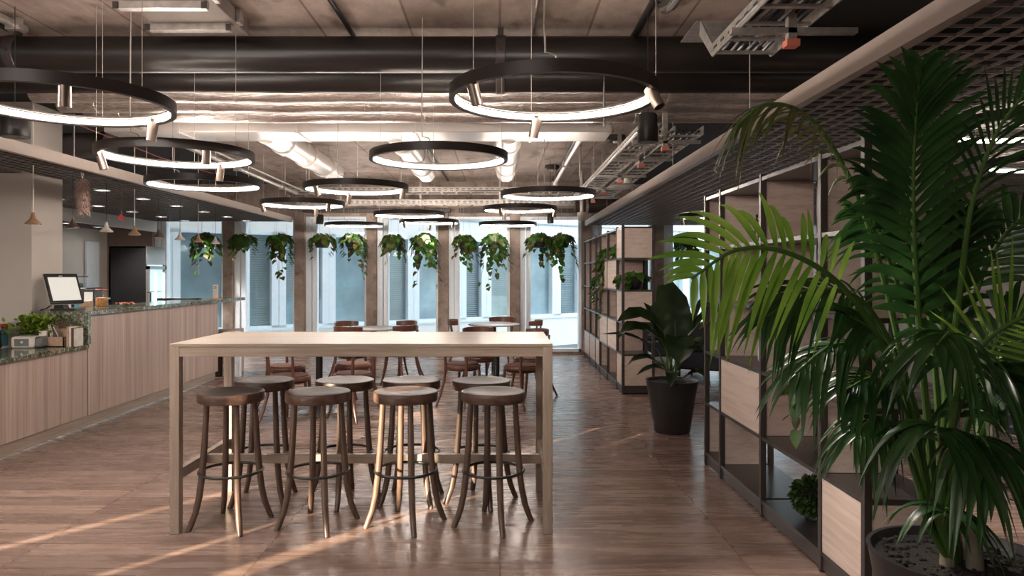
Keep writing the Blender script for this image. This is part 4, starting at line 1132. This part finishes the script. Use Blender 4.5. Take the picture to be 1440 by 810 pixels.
leaves = [ # base of blade .. tip, width, across
 ([(950,492,6.80),(949,450,6.82),(943,418,6.80),(925,402,6.74)], .40, (1,.2,0)),
 ([(935,470,6.75),(915,447,6.68),(893,442,6.6),(868,452,6.5)], .20, (.2,1,.5)),
 ([(930,478,6.7),(908,462,6.6),(885,460,6.5),(868,478,6.4)], .17, (.2,1,.3)),
 ([(925,492,6.7),(900,478,6.6),(880,470,6.5),(845,470,6.4)], .09, (.1,1,.2)),
 ([(950,476,6.65),(953,472,6.55),(955,488,6.45),(956,512,6.42)], .27, (1,0,0)),
 ([(962,480,6.8),(985,452,6.8),(1003,432,6.8),(1018,425,6.8)], .20, (.3,1,.4)),
 ([(930,512,6.7),(910,502,6.6),(893,505,6.5),(881,516,6.45)], .11, (.2,1,.2)),
 ([(962,530,6.7),(978,522,6.55),(992,530,6.45),(1000,546,6.4)], .17, (.3,1,0)),
 ([(960,492,6.85),(978,450,6.95),(990,420,7.0),(1002,400,7.0)], .20, (.6,1,.3)),
 ([(938,520,6.65),(920,516,6.5),(906,522,6.4),(895,528,6.35)], .12, (.2,1,.1)),
 ([(955,500,6.6),(972,486,6.5),(985,482,6.4),(1000,492,6.35)], .17, (.2,1,.2)),
 ([(943,505,6.9),(925,470,7.05),(915,440,7.1),(905,425,7.1)], .22, (.7,.8,.2)),
 ([(952,520,6.95),(968,500,7.1),(980,490,7.2),(995,500,7.25)], .18, (.4,1,0)),
 ([(948,530,6.55),(946,522,6.4),(944,530,6.3),(943,545,6.28)], .12, (1,0,0)),
]
for k, (pts, wd, ac) in enumerate(leaves):
    m = MB(); blade(m, [local(*q, pc) for q in pts], wd, across=Vector(ac), wave=.01, fold=.3)
    b0 = local(*pts[0], pc); t0 = Vector((random.Random(k).uniform(-.05,.05), random.Random(k+50).uniform(-.05,.05), .455))
    lf = m.build('leaf', M['bigleaf'], o, ang=80)
    mid = (t0+b0)/2; mid.x = t0.x*.6 + b0.x*.4
    MB().tube([t0, mid, b0, local(*pts[1], pc)], [.010,.008,.006,.003], 8).build('leaf_stalk', M['cane'], lf)

# ------------------------------------------------------------------ the big palm
pp = Vector((1.645, 2.60, 0))
o = thing('kentia_palm', 'tall arching palm in a black planter in the right foreground', 'palm', pp)
MB().lathe([(0,0),(.20,0),(.215,.015),(.292,.455),(.298,.47),(.283,.47),(.272,.44),(0,.43)], 64).build('planter', M['darkpot'], o, ang=50)
m = MB().lathe([(0,.440),(.15,.442),(.271,.434)], 48)
rnd = random.Random(2)
for k in range(200):
    a = rnd.uniform(0,2*PI); rr = .26*math.sqrt(rnd.random())
    m.ball((rr*math.cos(a), rr*math.sin(a), .44), rnd.uniform(.006,.014), 6, 4)
m.build('soil', M['soil'], o)
wg = P(1422, 765, 2.45) - pp
MB().tube([(wg.x,wg.y,.43),(wg.x+.004,wg.y,.55)], .011, 12).build('water_gauge', M['clear'], o)
for dx, dy, r in ((-.06,-.03,.026),(.02,-.06,.03),(.05,.03,.026)):
    MB().tube([(dx,dy,.43),(dx*.9,dy*.9,.53),(dx*.8,dy*.8,.60)], [r,r*.85,r*.5], 14).build('cane_base', M['trunk'], o)
def catmull(pts, n):
    out = []
    P_ = [pts[0]*2-pts[1]] + pts + [pts[-1]*2-pts[-2]]
    segs = len(pts)-1
    for i in range(n+1):
        u = i/n*segs; k = min(int(u), segs-1); t = u-k
        a, b, c, d = P_[k], P_[k+1], P_[k+2], P_[k+3]
        out.append(.5*((2*b) + (c-a)*t + (2*a-5*b+4*c-d)*t*t + (3*b-a-3*c+d)*t*t*t))
    return out
def frond(pts, mat, N, t0=.45, n=24, ln=.36, wd=.026, ang=48, lift=.0, droop=.35, seed=0, sides=(1,-1), tipang=22):
    rnd = random.Random(seed)
    cs = catmull([P(*q) - pp for q in pts], 60)
    cs[0] = Vector((cs[0].x*.25, cs[0].y*.25, .44))
    N = Vector(N).normalized()
    m = MB()
    for k in range(n):
        t = t0 + (1-t0)*(k+.5)/n
        u = t*60; i = min(int(u), 59); c = cs[i].lerp(cs[i+1], u-i)
        T = (cs[min(i+2,60)] - cs[max(i-1,0)]).normalized()
        S = T.cross(N).normalized(); NN = S.cross(T).normalized()
        w = (t-t0)/(1-t0)
        lf = ln * (.55 + .75*math.sin(PI*min(1, w*.85+.12))) * .8 * rnd.uniform(.88,1.1)
        if w > .8: lf *= 1 - (w-.8)*1.6
        a = R(ang + (tipang-ang)*w + rnd.uniform(-5,5))
        for sd in sides:
            d = (T*math.cos(a) + S*sd*math.sin(a) + NN*(lift + rnd.uniform(-.08,.08))).normalized()
            prof = (.35,.85,1.0,.9,.66,.36,.0); q = len(prof)
            dr = droop*rnd.uniform(.75,1.3)
            vs = []; fs = []
            for j, pv in enumerate(prof):
                v = j/(q-1)
                p = c + d*lf*(v - .25*dr*v*v) - Vector((0,0,1))*dr*lf*v*v
                dd = (d*(1-.5*dr*v) - Vector((0,0,1))*2*dr*v).normalized()
                s = dd.cross(NN)
                if s.length < .15: s = dd.cross(S)
                s.normalize(); nn = s.cross(dd).normalized(); hw = wd*.5*pv
                vs += [p - s*hw + nn*hw*.35, p, p + s*hw + nn*hw*.35]
            for j in range(q-1):
                b = j*3; fs += [(b,b+1,b+4,b+3),(b+1,b+2,b+5,b+4)]
            m.add(vs, fs)
    fo = m.build('frond', M[mat], o, ang=80)
    MB().tube(cs, [.013*(1-.8*i/60)+.0015 for i in range(61)], 8).build('rib', M['cane'], fo)
    return fo
frond([(1318,740,2.6),(1305,600,2.56),(1292,450,2.48),(1284,300,2.42),(1286,190,2.36),(1293,100,2.3)], 'palm', (0,-1,.15), .40, 24, .38, .036, 54, .1, .28, 1)
frond([(1312,740,2.6),(1285,600,2.5),(1232,470,2.35),(1175,395,2.25),(1105,355,2.2),(1035,352,2.2),(972,392,2.2)], 'palm_lit', (0,-.95,.3), .48, 18, .30, .024, 74, .1, .36, 2, tipang=46)
frond([(1305,740,2.62),(1278,560,2.66),(1245,400,2.66),(1200,262,2.62),(1140,168,2.58),(1080,146,2.56),(1035,178,2.55)], 'palm_dry', (0,-.2,1), .50, 20, .27, .016, 58, -.1, .75, 3)
frond([(1330,740,2.6),(1345,560,2.62),(1370,420,2.62),(1410,335,2.6),(1470,292,2.58),(1540,310,2.55)], 'palm', (0,-.6,1), .42, 20, .34, .030, 52, 0, .4, 4)
frond([(1310,740,2.55),(1278,600,2.45),(1232,505,2.35),(1175,485,2.3),(1118,525,2.25)], 'palm', (0,-.35,1), .48, 15, .26, .026, 55, 0, .6, 5)
frond([(1318,740,2.5),(1335,610,2.42),(1368,505,2.34),(1420,455,2.28),(1490,430,2.22)], 'palm_lit', (0,-1,.1), .5, 15, .29, .012, 78, .05, .05, 6)
frond([(1325,745,2.52),(1326,690,2.42),(1324,630,2.28),(1320,602,2.16),(1316,606,2.06)], 'palm', (0,-.2,1), .52, 9, .32, .044, 70, .1, 1.0, 7, tipang=40)
frond([(1335,755,2.55),(1336,728,2.46),(1332,716,2.38),(1328,724,2.28)], 'palm', (0,-.2,1), .42, 7, .26, .036, 68, .2, .7, 8, tipang=40)
frond([(1305,740,2.6),(1285,570,2.5),(1220,432,2.42),(1140,408,2.36),(1080,445,2.32)], 'palm', (0,-.7,.7), .5, 17, .26, .020, 55, 0, .5, 9)
frond([(1345,740,2.72),(1385,570,2.78),(1430,470,2.8),(1500,450,2.78)], 'palm', (0,-.5,1), .4, 18, .32, .024, 50, 0, .5, 10)
frond([(1340,745,2.58),(1368,650,2.5),(1400,575,2.42),(1440,555,2.36),(1500,600,2.3)], 'palm', (0,-.3,1), .42, 15, .32, .034, 58, 0, .8, 11)
frond([(1320,740,2.7),(1302,560,2.78),(1268,420,2.8),(1235,335,2.78),(1195,295,2.74)], 'palm', (-.2,-.8,.5), .48, 18, .28, .020, 50, 0, .5, 12)
frond([(1318,740,2.58),(1332,560,2.52),(1350,410,2.44),(1366,290,2.36),(1400,190,2.3),(1450,120,2.24)], 'palm', (.2,-1,.3), .5, 18, .30, .013, 46, 0, .3, 13)
frond([(1318,745,2.55),(1330,650,2.45),(1350,570,2.36),(1385,525,2.28),(1425,540,2.2)], 'palm', (0,-.3,1), .42, 15, .30, .032, 58, 0, .75, 14)
frond([(1308,745,2.52),(1285,660,2.42),(1258,600,2.34),(1230,588,2.28),(1205,612,2.22)], 'palm', (0,-.3,1), .5, 11, .24, .022, 58, 0, .7, 15)
frond([(1312,745,2.56),(1296,640,2.48),(1268,540,2.4),(1230,470,2.34),(1195,445,2.3)], 'palm', (0,-.6,.8), .46, 17, .28, .026, 52, 0, .5, 16)
frond([(1322,745,2.62),(1330,600,2.62),(1325,460,2.6),(1330,370,2.56),(1352,300,2.5)], 'palm', (.1,-1,.3), .38, 22, .36, .033, 52, 0, .35, 17)
frond([(1325,745,2.5),(1345,660,2.36),(1362,620,2.24),(1380,615,2.14),(1400,650,2.06)], 'palm', (0,-.2,1), .48, 10, .28, .038, 62, 0, .9, 18)
frond([(1322,745,2.5),(1335,620,2.36),(1350,520,2.2),(1340,470,2.05),(1318,485,1.95)], 'palm', (0,-.3,1), .48, 13, .27, .030, 58, 0, .7, 20)
frond([(1330,745,2.6),(1360,600,2.55),(1395,500,2.5),(1430,440,2.45),(1480,420,2.4)], 'palm', (0,-.5,1), .42, 18, .32, .026, 55, 0, .5, 21)
frond([(1312,745,2.55),(1290,630,2.46),(1262,560,2.4),(1228,532,2.36),(1190,548,2.32)], 'palm', (0,-.4,1), .48, 14, .25, .026, 58, 0, .6, 22)
frond([(1325,745,2.66),(1318,560,2.7),(1300,400,2.7),(1262,300,2.66),(1215,250,2.62)], 'palm', (0,-.8,.6), .46, 18, .30, .026, 50, 0, .4, 23)
# ------------------------------------------------------------------ furniture beyond the shelving on the right
def armchair(label, loc, rz, w):
    o = thing('armchair', label, 'armchair', loc, rz)
    MB().box(-w/2,w/2,-.38,.38,.16,.42).build('seat_base', M['sofa'], o, bevel=.03)
    MB().box(-w/2+.12,w/2-.12,-.36,.26,.42,.50).build('seat_cushion', M['sofa'], o, bevel=.03)
    MB().box(-w/2,w/2,.22,.40,.40,.82).build('backrest', M['sofa'], o, bevel=.04)
    for s in (-1,1):
        MB().box(s*w/2, s*(w/2-.12), -.38,.38,.40,.60).build('armrest', M['sofa'], o, bevel=.03)
        for y in (-.32,.32): MB().tube([(s*(w/2-.06),y,0),(s*(w/2-.06),y,.17)], [.014,.02], 10).build('leg', M['black_metal'], o)
armchair('navy armchair seen between the two shelving units', (2.95, 10.2, 0), R(150), .8)
armchair('navy two seat sofa behind the far shelving unit', (2.62, 11.9, 0), R(0), 1.4)
o = thing('cantilever_chair', 'dark chair on chrome tube legs beyond the palm', 'chair', (3.55, 4.75, 0), R(60))
MB().box(-.21,.21,-.22,.22,.44,.50).build('seat', M['sofa'], o, bevel=.015)
MB().box(-.21,.21,.20,.25,.55,.86).build('backrest', M['sofa'], o, bevel=.015)
for s in (-1,1):
    MB().tube([(s*.2,.23,.85),(s*.2,.23,.47),(s*.2,.18,.44),(s*.2,-.18,.44),(s*.2,-.22,.40),(s*.2,-.22,.04),(s*.2,-.19,.012),(s*.2,.2,.012)], .012, 10).build('leg', M['chrome'], o)
MB().tube([(-.2,.2,.012),(.2,.2,.012)], .012, 10).build('floor_bar', M['chrome'], o)
o = thing('office_table', 'dark table with chrome legs beyond the palm', 'table', (4.5, 5.4, 0), R(10))
MB().box(-.7,.7,-.4,.4,.72,.745).build('tabletop', M['black_metal'], o, bevel=.003)
for sx in (-1,1):
    for sy in (-1,1): MB().tube([(sx*.64,sy*.34,0),(sx*.64,sy*.34,.72)], .018, 12).build('leg', M['chrome'], o)

# ------------------------------------------------------------------ light
wd_ = bpy.data.worlds.new('sky'); sc.world = wd_; wd_.use_nodes = True
bg = wd_.node_tree.nodes['Background']
bg.inputs['Color'].default_value = (.88,.95,1.0,1); bg.inputs['Strength'].default_value = 2.1
def lamp(name, kind, loc, energy, color, size=1, rot=(0,0,0), size_y=None, **kw):
    l = bpy.data.lights.new(name, kind); l.energy = energy; l.color = color
    if kind == 'AREA':
        l.size = size
        if size_y: l.shape = 'RECTANGLE'; l.size_y = size_y
    elif kind == 'SUN': l.angle = size
    else: l.shadow_soft_size = size
    for k, v in kw.items(): setattr(l, k, v)
    o = bpy.data.objects.new(name, l); col.objects.link(o); o.location = loc; o.rotation_euler = rot
    return o
el = R(13)
sd = Vector((SUN.x*math.cos(el), SUN.y*math.cos(el), -math.sin(el)))
s = lamp('sun', 'SUN', (-20,-20,6), 20, (1.0,.82,.60), R(.35)); s.rotation_euler = sd.to_track_quat('-Z','Y').to_euler()
WARM = (1.0,.90,.82)
# added fill lights without fixtures, behind the camera and at the near left
lamp('fill_light', 'AREA', (-3.6,-2.7,2.6), 95, WARM, 4.0, (R(68),0,R(8)), .8)
lamp('fill_light', 'AREA', (-5.2, 2.5, ZL-.05), 60, WARM, 1.4, (0,0,0), 3.0)
# the small spotlights on the rings
sl = bpy.data.lights.new('ring_spot', 'SPOT'); sl.energy = 24; sl.color = (1.0,.88,.78); sl.spot_size = R(95); sl.spot_blend = .7; sl.shadow_soft_size = .03
for p_, ti in SPOTS:
    d_ = sl
    if p_.y < 3.6 and p_.x > .6:
        d_ = sl.copy(); d_.energy = 95; d_.spot_size = R(75)
    ob = bpy.data.objects.new('ring_spot', d_); col.objects.link(ob)
    ob.location = p_ + ti @ Vector((0,0,-.10)); ob.rotation_euler = ti.to_euler()
# spots standing in for the downlights over the bar
for y in (8.2, 10.4, 12.2):
    lamp('bar_downlight', 'SPOT', (-5.2, y, ZL-.03), 170, (1,.92,.84), .06, (0,0,0), spot_size=R(110), spot_blend=.6)

# ------------------------------------------------------------------ camera and view
cam = bpy.data.cameras.new('camera'); co = bpy.data.objects.new('camera', cam); col.objects.link(co)
co.location = (0,0,H); co.rotation_euler = (PI/2,0,0)
cam.sensor_width = 36; cam.lens = 36*F/1440
cam.shift_x = (720-CX)/1440; cam.shift_y = -(405-CY)/1440
cam.clip_start = .05; cam.clip_end = 200
sc.camera = co
sc.view_settings.view_transform = 'Standard'; sc.view_settings.look = 'None'
sc.view_settings.gamma = 1; sc.view_settings.use_curve_mapping = False
sc.view_settings.exposure = 0.72
sc.cycles.max_bounces = 8; sc.cycles.diffuse_bounces = 4; sc.cycles.glossy_bounces = 4; sc.cycles.transparent_max_bounces = 24
sc.cycles.sample_clamp_indirect = 6
try:
    sc.cycles.use_denoising = True
except Exception: pass
